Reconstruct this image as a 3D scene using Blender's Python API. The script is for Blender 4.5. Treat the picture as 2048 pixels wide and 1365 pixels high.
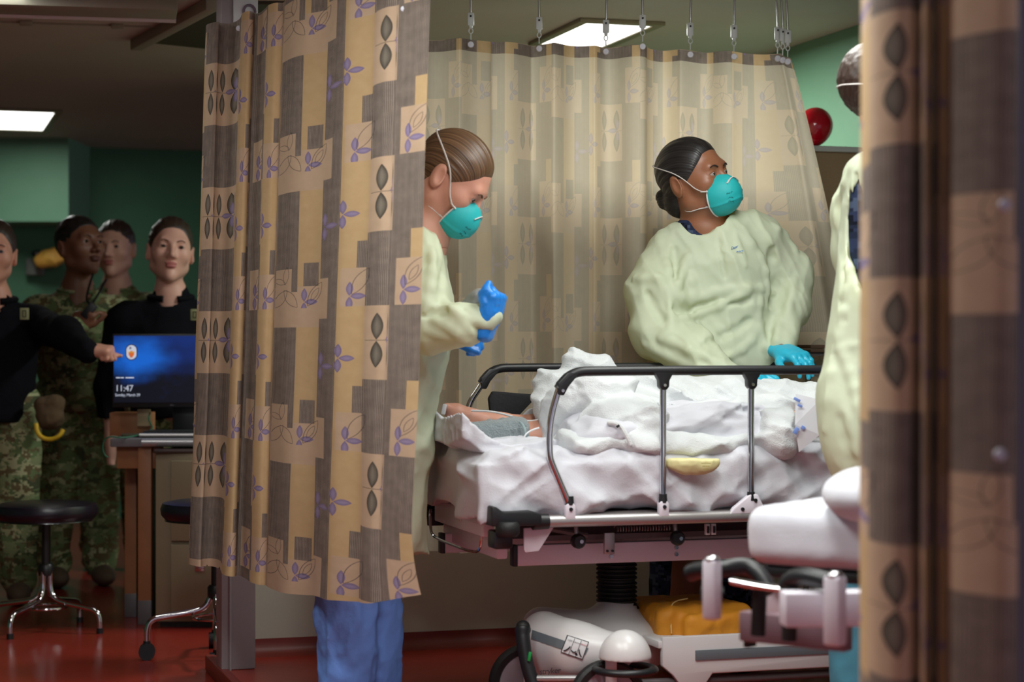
import bpy, bmesh, math, random
import numpy as np
from mathutils import Matrix, Vector, Euler
import openvdb
from concurrent.futures import ThreadPoolExecutor
POOL = ThreadPoolExecutor(4)

scene = bpy.context.scene
for _o in list(bpy.data.objects):
    bpy.data.objects.remove(_o, do_unlink=True)
COL = scene.collection

# ------------------------------------------------------------------ camera, world, lights, exposure
CAM_H = 1.0
FPX = 4000.0            # focal length in pixels of the 2048 x 1365 frame
HZ = 682.5
cam_d = bpy.data.cameras.new('camera')
cam = bpy.data.objects.new('camera', cam_d)
COL.objects.link(cam)
cam.location = (0, 0, CAM_H)
cam.rotation_euler = (math.pi / 2, 0, 0)
cam_d.sensor_width = 36.0
cam_d.lens = FPX / 2048.0 * 36.0
cam_d.clip_start = 0.05
cam_d.dof.use_dof = True
cam_d.dof.focus_distance = 5.75
cam_d.dof.aperture_fstop = 3.2
scene.camera = cam
scene.cycles.max_bounces = 6
scene.cycles.diffuse_bounces = 3
scene.cycles.glossy_bounces = 3
scene.cycles.transmission_bounces = 4

scene.view_settings.view_transform = 'Standard'
scene.view_settings.look = 'None'
scene.view_settings.gamma = 1.0
scene.view_settings.exposure = 0.16
scene.view_settings.use_curve_mapping = False

world = bpy.data.worlds.new('world')
scene.world = world
world.use_nodes = True
world.node_tree.nodes['Background'].inputs[0].default_value = (0.77, 0.72, 0.92, 1)
world.node_tree.nodes['Background'].inputs[1].default_value = 0.44

TH = math.radians(17.0)
UX, UY = math.cos(TH), math.sin(TH)         # room axis running right and away
VX, VY = -math.sin(TH), math.cos(TH)        # room axis running away
CEIL = 2.14
HALL_Z = -0.05


def area(name, loc, sx, sy, power, color=(1, 1, 1), rot=(0, 0, TH), spread=180):
    l = bpy.data.lights.new(name, 'AREA')
    l.shape = 'RECTANGLE'
    l.size = sx
    l.size_y = sy
    l.energy = power
    l.color = color
    l.spread = math.radians(spread)
    o = bpy.data.objects.new(name, l)
    o.location = loc
    o.rotation_euler = rot
    COL.objects.link(o)
    return o


# ceiling fixtures of the bay and the passage, plus unseen ones added for fill (their housings are built further down)
FIX = [  # x, y, length along v, length along u, power
    (0.304, 7.38, 0.55, 0.25, 36.0),
    (0.75, 4.75, 1.1, 0.45, 17.0),
    (-0.75, 3.75, 1.1, 0.45, 26.0),  # unseen, added to brighten the left curtain
    (0.30, 3.45, 1.1, 0.45, 24.0),  # unseen, added to brighten upright surfaces such as the back curtain
    (-2.53, 10.25, 0.9, 0.30, 7.0),
    (-1.65, 6.1, 0.9, 0.35, 3.0),  # unseen, added to light the faces of the bystanders
]
for fx, fy, lv, lu, pw in FIX:
    area('ceiling_lamp', (fx, fy, CEIL - 0.03), lu, lv, pw, (0.96, 1.0, 0.955))

# ------------------------------------------------------------------ helpers
RNG = random.Random(7)


def Q(px, py, d):
    return np.array([(px - 1024.0) * d / FPX, d, CAM_H + (HZ - py) * d / FPX])


def link(o, parent=None):
    COL.objects.link(o)
    if parent is not None:
        o.parent = parent
        o.matrix_parent_inverse = Matrix.Translation(-Vector(parent.location))
    return o


def tag(o, label=None, cat=None, group=None, kind=None):
    if label: o['label'] = label
    if cat: o['category'] = cat
    if group: o['group'] = group
    if kind: o['kind'] = kind
    return o


def thing(name, label, cat, loc=(0, 0, 0), group=None):
    e = bpy.data.objects.new(name, None)
    e.empty_display_size = 0.05
    e.location = tuple(float(c) for c in loc)
    COL.objects.link(e)
    return tag(e, label, cat, group)


def copy_tree(root, delta, label=None):
    r = root.copy()
    COL.objects.link(r)
    r.location = Vector(root.location) + Vector(delta)
    if label: r['label'] = label
    for ch in list(root.children):
        c = ch.copy()
        COL.objects.link(c)
        c.parent = r
        for g in list(ch.children):
            k = g.copy()
            COL.objects.link(k)
            k.parent = c
    return r


class MB:
    """collects shapes and links them as one mesh object"""
    def __init__(s):
        s.bm = bmesh.new()

    def box(s, c, size, rz=0.0, R=None, taper=None):
        M = Matrix.Translation(Vector([float(x) for x in c])) @ (R.to_4x4() if R else Matrix.Rotation(rz, 4, 'Z')) @ Matrix.Diagonal((size[0], size[1], size[2], 1))
        r = bmesh.ops.create_cube(s.bm, size=1.0, matrix=M)
        return s

    def cyl(s, a, b, ra, rb=None, seg=20, caps=True):
        a = Vector([float(x) for x in a]); b = Vector([float(x) for x in b])
        rb = ra if rb is None else rb
        d = b - a
        q = d.to_track_quat('Z', 'Y').to_matrix().to_4x4()
        M = Matrix.Translation((a + b) / 2) @ q
        bmesh.ops.create_cone(s.bm, cap_ends=caps, segments=seg, radius1=ra, radius2=rb, depth=d.length, matrix=M)
        return s

    def ball(s, c, r, seg=20, R=None):
        if not hasattr(r, '__len__'): r = (r, r, r)
        M = Matrix.Translation(Vector([float(x) for x in c])) @ (R.to_4x4() if R else Matrix.Identity(4)) @ Matrix.Diagonal((r[0], r[1], r[2], 1))
        bmesh.ops.create_uvsphere(s.bm, u_segments=seg, v_segments=max(6, seg * 2 // 3), radius=1.0, matrix=M)
        return s

    def tube(s, pts, r, seg=12, closed=False, flat=None):
        pts = [Vector([float(x) for x in p]) for p in pts]
        n = len(pts)
        rings = []
        up = Vector((0.013, 0.02, 1)).normalized()
        prev = None
        for i, p in enumerate(pts):
            if closed:
                t = (pts[(i + 1) % n] - pts[i - 1]).normalized()
            else:
                t = (pts[min(i + 1, n - 1)] - pts[max(i - 1, 0)]).normalized()
            if prev is None:
                x = up.cross(t)
                if x.length < 1e-3: x = Vector((1, 0, 0)).cross(t)
            else:
                x = prev - t * prev.dot(t)
            x.normalize(); prev = x
            y = t.cross(x)
            rr = r[i] if hasattr(r, '__len__') else r
            rx, ry = (rr, rr) if flat is None else (rr, rr * flat)
            rings.append([s.bm.verts.new(p + x * (math.cos(2 * math.pi * k / seg) * rx) + y * (math.sin(2 * math.pi * k / seg) * ry)) for k in range(seg)])
        m = n if closed else n - 1
        for i in range(m):
            A, B = rings[i], rings[(i + 1) % n]
            for k in range(seg):
                s.bm.faces.new((A[k], A[(k + 1) % seg], B[(k + 1) % seg], B[k]))
        if not closed:
            s.bm.faces.new(list(reversed(rings[0]))); s.bm.faces.new(rings[-1])
        return s

    def lathe(s, prof, c=(0, 0, 0), R=None, seg=32):
        M = Matrix.Translation(Vector([float(x) for x in c])) @ (R.to_4x4() if R else Matrix.Identity(4))
        rings = []
        for (r, z) in prof:
            rings.append([s.bm.verts.new(M @ Vector((r * math.cos(2 * math.pi * k / seg), r * math.sin(2 * math.pi * k / seg), z))) for k in range(seg)])
        for A, B in zip(rings, rings[1:]):
            for k in range(seg):
                s.bm.faces.new((A[k], A[(k + 1) % seg], B[(k + 1) % seg], B[k]))
        if prof[0][0] > 1e-4: s.bm.faces.new(list(reversed(rings[0])))
        if prof[-1][0] > 1e-4: s.bm.faces.new(rings[-1])
        return s

    def prism(s, poly, o, ex, ey, en, h):
        """polygon poly in the plane (ex, ey) at o, pushed along en by h"""
        o, ex, ey, en = [np.asarray(v, float) for v in (o, ex, ey, en)]
        A = [s.bm.verts.new(Vector(o + ex * a + ey * b)) for a, b in poly]
        B = [s.bm.verts.new(Vector(o + ex * a + ey * b + en * h)) for a, b in poly]
        s.bm.faces.new(list(reversed(A))); s.bm.faces.new(B)
        n = len(poly)
        for k in range(n):
            s.bm.faces.new((A[k], A[(k + 1) % n], B[(k + 1) % n], B[k]))
        return s

    def build(s, name, mat, parent=None, smooth=True, bevel=0.0, seg=2):
        bmesh.ops.remove_doubles(s.bm, verts=s.bm.verts, dist=1e-6)
        bmesh.ops.recalc_face_normals(s.bm, faces=s.bm.faces)
        if bevel > 0:
            es = [e for e in s.bm.edges if len(e.link_faces) == 2 and e.calc_face_angle(0) > 0.6]
            bmesh.ops.bevel(s.bm, geom=es, offset=bevel, segments=seg, affect='EDGES', profile=0.5, clamp_overlap=True)
        me = bpy.data.meshes.new(name)
        s.bm.to_mesh(me)
        s.bm.free()
        me.materials.append(mat)
        if smooth:
            me.shade_smooth()
            me.set_sharp_from_angle(angle=math.radians(38))
        o = bpy.data.objects.new(name, me)
        return link(o, parent)


def mesh_obj(name, V, F, mat, parent=None, smooth=True, uv=None, attrs=None):
    me = bpy.data.meshes.new(name)
    V = np.asarray(V, np.float32)
    F = np.asarray(F, np.int32)
    me.vertices.add(len(V))
    me.vertices.foreach_set('co', V.ravel())
    k = F.shape[1]
    me.loops.add(F.size)
    me.loops.foreach_set('vertex_index', F.ravel())
    me.polygons.add(len(F))
    me.polygons.foreach_set('loop_start', np.arange(0, F.size, k, dtype=np.int32))
    me.polygons.foreach_set('loop_total', np.full(len(F), k, np.int32))
    me.update(calc_edges=True)
    if uv is not None:
        l = me.uv_layers.new(name='UVMap')
        l.data.foreach_set('uv', np.asarray(uv, np.float32)[F.ravel()].ravel())
    if attrs:
        for nm, arr in attrs.items():
            a = me.attributes.new(nm, 'FLOAT', 'POINT')
            a.data.foreach_set('value', np.asarray(arr, np.float32))
    if smooth: me.shade_smooth()
    if mat is not None:
        for m in (mat if isinstance(mat, (list, tuple)) else [mat]):
            me.materials.append(m)
    o = bpy.data.objects.new(name, me)
    return link(o, parent)


def lettering(name, s, size, o, ex, ey, mat, parent, extrude=0.0004, align='LEFT', spacing=1.0, shear=0.0):
    """text standing on a surface: o = start of the base line, ex/ey = its axes"""
    cu = bpy.data.curves.new(name, 'FONT')
    cu.body = s; cu.size = size; cu.extrude = extrude; cu.align_x = align
    cu.space_character = spacing; cu.shear = shear
    tmp = bpy.data.objects.new('tmp', cu)
    COL.objects.link(tmp)
    dg = bpy.context.evaluated_depsgraph_get()
    me = bpy.data.meshes.new_from_object(tmp.evaluated_get(dg))
    bpy.data.objects.remove(tmp)
    ex = Vector(ex).normalized(); ey = Vector(ey).normalized(); en = ex.cross(ey)
    M = Matrix(((ex.x, ey.x, en.x, o[0]), (ex.y, ey.y, en.y, o[1]), (ex.z, ey.z, en.z, o[2]), (0, 0, 0, 1)))
    me.transform(M)
    me.materials.clear(); me.materials.append(mat)
    ob = bpy.data.objects.new(name, me)
    return link(ob, parent)


# ------------------------------------------------------------------ signed distance modelling
F32 = np.float32


def V3(*a):
    return np.array(a, F32)


def rc(a, b, ra, rb=None):
    a = np.asarray(a, F32); b = np.asarray(b, F32); rb = ra if rb is None else rb
    ba = b - a; L = float(ba @ ba) + 1e-12
    def f(P):
        pa = P - a
        t = np.clip((pa @ ba) / L, 0, 1)
        q = pa - t[:, None] * ba
        return np.sqrt(np.einsum('ij,ij->i', q, q)) - (ra + (rb - ra) * t)
    return f


def chain(pts, rs, k=0.01):
    return U(k, *[rc(pts[i], pts[i + 1], rs[i], rs[i + 1]) for i in range(len(pts) - 1)])


def el(c, r, R=None):
    c = np.asarray(c, F32); r = np.asarray(r, F32)
    Rm = None if R is None else np.asarray(R, F32)
    def f(P):
        q = P - c
        if Rm is not None: q = q @ Rm
        q = q / r
        k0 = np.sqrt(np.einsum('ij,ij->i', q, q)) + 1e-9
        q = q / r
        k1 = np.sqrt(np.einsum('ij,ij->i', q, q)) + 1e-9
        return k0 * (k0 - 1) / k1
    return f


def rbox(c, half, r, R=None):
    c = np.asarray(c, F32); half = np.asarray(half, F32)
    Rm = None if R is None else np.asarray(R, F32)
    def f(P):
        q = P - c
        if Rm is not None: q = q @ Rm
        q = np.abs(q) - (half - r)
        m = np.maximum(q, 0)
        return np.sqrt(np.einsum('ij,ij->i', m, m)) + np.minimum(q.max(axis=1), 0) - r
    return f


def smin(a, b, k):
    h = np.maximum(k - np.abs(a - b), 0) / k
    return np.minimum(a, b) - h * h * k * 0.25


def smax(a, b, k):
    return -smin(-a, -b, k)


def U(k, *fs):
    def f(P):
        d = fs[0](P)
        for g in fs[1:]:
            d = smin(d, g(P), k) if k > 0 else np.minimum(d, g(P))
        return d
    return f


def SUB(k, fa, *fs):
    def f(P):
        d = fa(P)
        for g in fs:
            d = smax(d, -g(P), k)
        return d
    return f


def half(n, c):
    n = np.asarray(n, F32); n = n / np.linalg.norm(n)
    return lambda P: P @ n - c


def vnoise(P, seed=0):
    i = np.floor(P).astype(np.int64)
    f = (P - i).astype(F32)
    f = f * f * f * (f * (f * 6 - 15) + 10)
    out = np.zeros(len(P), F32)
    for dx in (0, 1):
        wx = f[:, 0] if dx else 1 - f[:, 0]
        for dy in (0, 1):
            wy = f[:, 1] if dy else 1 - f[:, 1]
            for dz in (0, 1):
                wz = f[:, 2] if dz else 1 - f[:, 2]
                h = ((i[:, 0] + dx) * 73856093) ^ ((i[:, 1] + dy) * 19349663) ^ ((i[:, 2] + dz) * 83492791) ^ (seed * 2654435761)
                h = (h ^ (h >> 13)) * 1274126177
                h = ((h ^ (h >> 16)) & 0xffff).astype(F32) / 65535.0
                out += wx * wy * wz * h
    return out * 2 - 1


def ridged(P, freq, seed=0, stretch=(1, 1, 1), warp=0.35):
    q = (P * np.asarray(stretch, F32) * freq).astype(F32)
    if warp:
        w = vnoise(q * 0.6 + 11.3, seed + 5)
        q = q + np.stack([w, -w, w * 0.5], 1) * warp
    n = vnoise(q, seed)
    return 1 - np.abs(n) * 2.0          # ridges at the zero crossings: 1 .. -1


def crumple(f, amp, freq=9.0, seed=0, stretch=(1, 1, 1), oct2=0.45):
    """cloth creases: pushes the surface along its own distance"""
    def g(P):
        d = f(P)
        near = np.abs(d) < 0.04
        if near.any():
            Pn = P[near]
            r = ridged(Pn, freq, seed, stretch) + oct2 * ridged(Pn, freq * 2.3, seed + 3, stretch)
            d = d.copy()
            d[near] -= amp * r
        return d
    return g


def worley(P, seed=0):
    i = np.floor(P).astype(np.int64)
    fr = (P - i).astype(F32)
    best = np.full(len(P), 9.0, F32)
    for dx in (-1, 0, 1):
        for dy in (-1, 0, 1):
            for dz in (-1, 0, 1):
                h = ((i[:, 0] + dx) * 73856093) ^ ((i[:, 1] + dy) * 19349663) ^ ((i[:, 2] + dz) * 83492791) ^ (seed * 2654435761)
                h = (h ^ (h >> 13)) * 1274126177
                h = h ^ (h >> 16)
                ox = ((h & 0x3ff).astype(F32) / 1023 - .5) * .9 + .5 + dx - fr[:, 0]
                oy = (((h >> 10) & 0x3ff).astype(F32) / 1023 - .5) * .9 + .5 + dy - fr[:, 1]
                oz = (((h >> 20) & 0x3ff).astype(F32) / 1023 - .5) * .9 + .5 + dz - fr[:, 2]
                best = np.minimum(best, ox * ox + oy * oy + oz * oz)
    return best


def paper(f, cell, amp, seed=0, M=None, amp2=.35, band=.034):
    """papery cloth: hollow facets that meet in sharp raised creases"""
    Mt = np.eye(3, dtype=F32) if M is None else np.asarray(M, F32)
    def g(P):
        d = f(P)
        near = np.abs(d) < band
        if near.any():
            q = (P[near] @ Mt.T).astype(F32)
            w = np.stack([vnoise(q * 5.0, seed + 1), vnoise(q * 5.0 + 7.7, seed + 2), vnoise(q * 5.0 + 3.1, seed + 3)], 1) * .035
            h = worley((q + w) / cell, seed) - .38
            if amp2: h = h + amp2 * (worley((q + w) / (cell * .42), seed + 9) - .38)
            d = d.copy()
            d[near] -= amp * h
        return d
    return g


def creases(f, lines):
    """lines = (polyline of 3D points, height, width): raised (or sunk) fold lines"""
    L = []
    for pts, h, w in lines:
        L.append((chain(pts, [0.0] * len(pts), 0.02) if len(pts) > 2 else rc(pts[0], pts[1], 0, 0), h, w))
    def g(P):
        d = f(P)
        for s, h, w in L:
            r = s(P)
            d = d - h * np.exp(-(r / w) ** 2)
        return d
    return g


def creases_on(f, lines, d0, d1):
    """fold lines given where they are seen; each is laid onto the surface of f first"""
    ds_ = np.arange(d0, d1, .006)
    out = []
    for pts, h, w in lines:
        pts = chaikin(pts, 1) if len(pts) > 2 else np.array([np.asarray(pts[0]) * (1 - t) + np.asarray(pts[1]) * t for t in np.linspace(0, 1, 4)])
        hit = []
        for px, py in pts:
            P = np.stack([(px - 1024.0) * ds_ / FPX, ds_, CAM_H + (HZ - py) * ds_ / FPX], 1).astype(F32)
            k = np.nonzero(f(P) < 0)[0]
            if len(k): hit.append(P[k[0]] + np.array([0, .002, 0]))
        if len(hit) > 1: out.append((hit, h * 1.55, w * .92))
    return creases(f, out)


def chaikin(A, n=2):
    A = np.asarray(A, float)
    for _ in range(n):
        q = A[:-1] * .75 + A[1:] * .25
        r = A[:-1] * .25 + A[1:] * .75
        A = np.concatenate([A[:1], np.stack([q, r], 1).reshape(-1, A.shape[1]), A[-1:]])
    return A


def sdf_mesh(f, lo, hi, h, slack=1.7):
    return sdf_mesh_(f, lo, hi, h, slack)


def sdf_mesh_(f, lo, hi, h, slack=1.7):
    lo = np.asarray(lo, np.float64); hi = np.asarray(hi, np.float64)
    B = 8
    nb = np.maximum(np.ceil((hi - lo) / h / B).astype(int), 1)
    n = nb * B
    g = np.stack(np.meshgrid(*[np.arange(k) for k in nb], indexing='ij'), -1).reshape(-1, 3)
    cen = (lo + (g * B + (B - 1) / 2) * h).astype(F32)
    fc = f(cen)
    rad = B * h * 0.87 * slack
    bg = 4 * h
    arr = np.where(fc.reshape(nb) > 0, bg, -bg).astype(F32)
    arr = np.repeat(np.repeat(np.repeat(arr, B, 0), B, 1), B, 2)
    idx = np.nonzero(np.abs(fc) < rad)[0]
    off = np.stack(np.meshgrid(*[np.arange(B)] * 3, indexing='ij'), -1).reshape(-1, 3)
    def work(s):
        gi = g[idx[s:s + 160]] * B
        I = (gi[:, None, :] + off[None]).reshape(-1, 3)
        v = np.clip(f((lo + I * h).astype(F32)), -bg, bg)
        arr[I[:, 0], I[:, 1], I[:, 2]] = v
    list(POOL.map(work, range(0, len(idx), 160)))
    grid = openvdb.FloatGrid(bg)
    grid.copyFromArray(arr)
    pts, quads = grid.convertToQuads(0.0)
    return lo + np.asarray(pts, np.float64) * h, np.asarray(quads)[:, ::-1]


def join(parts):
    Vs, Fs, o = [], [], 0
    for v, q in parts:
        Vs.append(v); Fs.append(q + o); o += len(v)
    return np.concatenate(Vs), np.concatenate(Fs)


def sdf_obj(name, f, lo, hi, h, mat, parent=None, slack=1.7):
    v, q = sdf_mesh(f, lo, hi, h, slack)
    return mesh_obj(name, v, q, mat, parent)


# ------------------------------------------------------------------ materials
def srgb(r, g, b):
    def c(x):
        x /= 255.0
        return x / 12.92 if x <= 0.04045 else ((x + 0.055) / 1.055) ** 2.4
    return (c(r), c(g), c(b), 1.0)


MATS = {}


def mat(name, col, rough=0.6, metal=0.0, noise=None, bump=0.0, bump_scale=60, spec=0.5, emit=None, transl=0.0, coat=0.0, sheen=0.0, sss=0.0, nscale=8.0):
    if name in MATS: return MATS[name]
    m = bpy.data.materials.new(name)
    m.use_nodes = True
    nt = m.node_tree
    b = nt.nodes['Principled BSDF']
    b.inputs['Base Color'].default_value = col
    b.inputs['Roughness'].default_value = rough
    b.inputs['Metallic'].default_value = metal
    b.inputs['Specular IOR Level'].default_value = spec
    b.inputs['Coat Weight'].default_value = coat
    b.inputs['Sheen Weight'].default_value = sheen
    if sss:
        b.inputs['Subsurface Weight'].default_value = sss
        b.inputs['Subsurface Radius'].default_value = (0.012, 0.005, 0.003)
        b.inputs['Subsurface Scale'].default_value = 1.0
    tc = nt.nodes.new('ShaderNodeTexCoord')
    if noise:
        n = nt.nodes.new('ShaderNodeTexNoise')
        n.inputs['Scale'].default_value = nscale
        n.inputs['Detail'].default_value = 6
        nt.links.new(tc.outputs['Object'], n.inputs['Vector'])
        r = nt.nodes.new('ShaderNodeMix'); r.data_type = 'RGBA'
        nt.links.new(n.outputs['Fac'], r.inputs['Factor'])
        r.inputs['A'].default_value = col
        r.inputs['B'].default_value = noise
        nt.links.new(r.outputs['Result'], b.inputs['Base Color'])
    if bump:
        n2 = nt.nodes.new('ShaderNodeTexNoise')
        n2.inputs['Scale'].default_value = bump_scale
        n2.inputs['Detail'].default_value = 5
        nt.links.new(tc.outputs['Object'], n2.inputs['Vector'])
        bp = nt.nodes.new('ShaderNodeBump')
        bp.inputs['Strength'].default_value = bump
        bp.inputs['Distance'].default_value = 0.01
        nt.links.new(n2.outputs['Fac'], bp.inputs['Height'])
        nt.links.new(bp.outputs['Normal'], b.inputs['Normal'])
    if emit:
        b.inputs['Emission Color'].default_value = emit[0]
        b.inputs['Emission Strength'].default_value = emit[1]
    if transl:
        t = nt.nodes.new('ShaderNodeBsdfTranslucent')
        src = b.inputs['Base Color'].links
        if src: nt.links.new(src[0].from_socket, t.inputs['Color'])
        else: t.inputs['Color'].default_value = col
        mx = nt.nodes.new('ShaderNodeMixShader')
        mx.inputs[0].default_value = transl
        nt.links.new(b.outputs[0], mx.inputs[1]); nt.links.new(t.outputs[0], mx.inputs[2])
        nt.links.new(mx.outputs[0], nt.nodes['Material Output'].inputs['Surface'])
    MATS[name] = m
    return m


class X:
    """a socket with arithmetic, for building the printed patterns out of math nodes"""
    def __init__(s, nt, sock): s.nt, s.s = nt, sock
    def _op(s, op, *a, clamp=False):
        n = s.nt.nodes.new('ShaderNodeMath'); n.operation = op; n.use_clamp = clamp
        for i, v in enumerate((s,) + a):
            if isinstance(v, X): s.nt.links.new(v.s, n.inputs[i])
            else: n.inputs[i].default_value = v
        return X(s.nt, n.outputs[0])
    def __add__(s, o): return s._op('ADD', o)
    def __sub__(s, o): return s._op('SUBTRACT', o)
    def __mul__(s, o): return s._op('MULTIPLY', o)
    def __truediv__(s, o): return s._op('DIVIDE', o)
    def abs(s): return s._op('ABSOLUTE')
    def gt(s, o): return s._op('GREATER_THAN', o)
    def lt(s, o): return s._op('LESS_THAN', o)
    def near(s, c, e): return s._op('COMPARE', c, e)
    def fract(s): return s._op('FRACT')
    def floor(s): return s._op('FLOOR')
    def sin(s): return s._op('SINE')
    def mx(s, o): return s._op('MAXIMUM', o)
    def mn(s, o): return s._op('MINIMUM', o)
    def mad(s, a, b): return s._op('MULTIPLY_ADD', a, b)
    def clamp(s): return s._op('ADD', 0.0, clamp=True)


def layer(nt, a, b, f):
    n = nt.nodes.new('ShaderNodeMix'); n.data_type = 'RGBA'
    for nm, v in (('A', a), ('B', b)):
        if isinstance(v, tuple): n.inputs[nm].default_value = v
        else: nt.links.new(v, n.inputs[nm])
    if isinstance(f, X): nt.links.new(f.s, n.inputs['Factor'])
    else: n.inputs['Factor'].default_value = f
    return n.outputs['Result']


def curtain_group():
    g = bpy.data.node_groups.new('curtain_print', 'ShaderNodeTree')
    g.interface.new_socket('U', in_out='INPUT', socket_type='NodeSocketFloat')
    g.interface.new_socket('V', in_out='INPUT', socket_type='NodeSocketFloat')
    g.interface.new_socket('Fade', in_out='INPUT', socket_type='NodeSocketFloat')
    g.interface.new_socket('Color', in_out='OUTPUT', socket_type='NodeSocketColor')
    gi = g.nodes.new('NodeGroupInput'); go = g.nodes.new('NodeGroupOutput')
    PW, PV = 0.415, 0.358
    u = (X(g, gi.outputs['U']) / PW).fract() * PW
    v = (X(g, gi.outputs['V']) / PV).fract() * PV          # metres down from the top of the repeat
    ur = X(g, gi.outputs['U'])
    vr = X(g, gi.outputs['V'])
    cv = g.nodes.new('ShaderNodeCombineXYZ')
    g.links.new(ur.s, cv.inputs[0]); g.links.new(vr.s, cv.inputs[1])
    ns = g.nodes.new('ShaderNodeTexNoise'); ns.inputs['Scale'].default_value = 40; ns.inputs['Detail'].default_value = 4
    g.links.new(cv.outputs[0], ns.inputs['Vector'])
    noise = X(g, ns.outputs['Fac'])
    # pin stripes, wavering a little
    wob = (vr * 55.0 + noise * 6.0).sin() * 0.0004
    st = ((ur + wob) * (2 * math.pi / 0.0034)).sin()
    st2 = ((ur + wob) * (2 * math.pi / 0.0149) + 1.0).sin()
    stripe = (st * 0.55 + st2 * 0.06 + noise * 0.9 - 0.05).clamp()
    taupe = layer(g, srgb(98, 87, 82), srgb(166, 152, 142), stripe)
    gold = layer(g, srgb(216, 186, 142), srgb(202, 168, 124), noise)
    beige = layer(g, srgb(214, 186, 160), srgb(200, 170, 142), noise)

    def rect(u0, u1, v0, v1):
        return u.near((u0 + u1) / 2, (u1 - u0) / 2) * v.near((v0 + v1) / 2 * PV, (v1 - v0) / 2 * PV)

    col = taupe
    # A: taupe above, beige with the drawn flower
    col = layer(g, col, beige, rect(0, .07, .71, 1.0).mx(rect(0, .07, 0, .14)))
    col = layer(g, col, taupe, rect(.052, .07, .55, .88))
    # B: gold column
    col = layer(g, col, gold, rect(.07, .13, .14, .84))
    col = layer(g, col, taupe, rect(.085, .125, .67, .84))
    col = layer(g, col, beige, rect(.07, .13, .84, 1.0).mx(rect(.07, .13, 0, .14)))
    # C: stripes with a small beige block
    col = layer(g, col, beige, rect(.13, .155, .79, 1.0).mx(rect(.13, .155, 0, .08)))
    # D: gold
    col = layer(g, col, gold, rect(.18, .24, 0, 1.0))
    col = layer(g, col, taupe, rect(.219, .24, .55, .735))
    col = layer(g, col, beige, rect(.186, .24, .735, 1.0))
    # E: leaf pairs over taupe
    col = layer(g, col, beige, rect(.24, .34, 0, .5))
    # F
    col = layer(g, col, gold, rect(.388, .415, .5, .69))
    col = layer(g, col, beige, rect(.356, .415, .69, 1.0))

    def lens(x, y, a, b):          # > 0 inside a pointed leaf
        t = y / b
        return (t * t) * (-a) + a - x.abs()

    # dark leaf pairs
    lx = ((u - .29).abs() - .024)
    ly = ((v - .235 * PV).abs() - .034)
    le = lens(lx, ly, .0125, .0325)
    inblock = rect(.242, .338, .01, .49)
    shade = (le * 85.0 + noise * 0.35 - 0.1).clamp()
    leafcol = layer(g, srgb(58, 54, 52), srgb(138, 130, 118), shade)
    col = layer(g, col, leafcol, le.gt(0) * inblock)
    stem = (v - .235 * PV).abs().lt(.0006) * inblock
    col = layer(g, col, srgb(80, 72, 66), stem)

    # purple three-petal flowers
    def flower(cu, cvv, flip=1.0):
        x = (u - cu) * flip
        y = v - cvv * PV
        p = lens(x, y.abs() - .0185, .0076, .0175)
        q = lens(y, x - .0185, .0076, .0175)
        return p.mx(q)
    fl = flower(.186, .36).mx(flower(.206, .93)).mx(flower(.375, .90)).mx(flower(.088, .955)).mx(flower(.318, .23, -1.0)).mx(flower(.139, .42))
    pc = layer(g, srgb(126, 108, 148), srgb(160, 146, 180), (fl * 130.0 + noise * 0.3).clamp())
    col = layer(g, col, pc, fl.gt(0))

    # thin drawn outlines of big leaves
    def rot(cu, cvv, a):
        x = u - cu; y = v - cvv * PV
        c, s = math.cos(a), math.sin(a)
        return x * c + y * s, y * c - x * s
    out = None
    for (cu, cvv, a, la, lb, e) in ((.018, .93, .75, .011, .026, .0006), (.050, .93, -.75, .011, .026, .0006), (.034, .76, .12, .007, .02, .0005),
                                    (.015, .80, 1.9, .006, .016, .0005), (.116, .90, .55, .011, .03, .0006), (.116, .90, .55, .0055, .016, .0005),
                                    (.228, .83, .5, .011, .030, .0006), (.396, .78, .5, .012, .03, .0006), (.396, .79, .5, .0055, .016, .0005)):
        x, y = rot(cu, cvv, a)
        la, lb, e = la * 1.2, lb * 1.2, e * 1.35
        l = lens(x, y, la, lb).abs().lt(e) * y.abs().lt(lb)
        out = l if out is None else out.mx(l)
    col = layer(g, col, srgb(82, 72, 78), out * 0.85)
    # soft weave mottling
    col = layer(g, col, srgb(160, 138, 112), noise * 0.12)
    # worn / reverse side of the print
    pale = layer(g, col, srgb(240, 230, 204), .58)
    col = layer(g, col, pale, X(g, gi.outputs['Fade']))
    g.links.new(col, go.inputs['Color'])
    return g


CURT = curtain_group()


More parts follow.
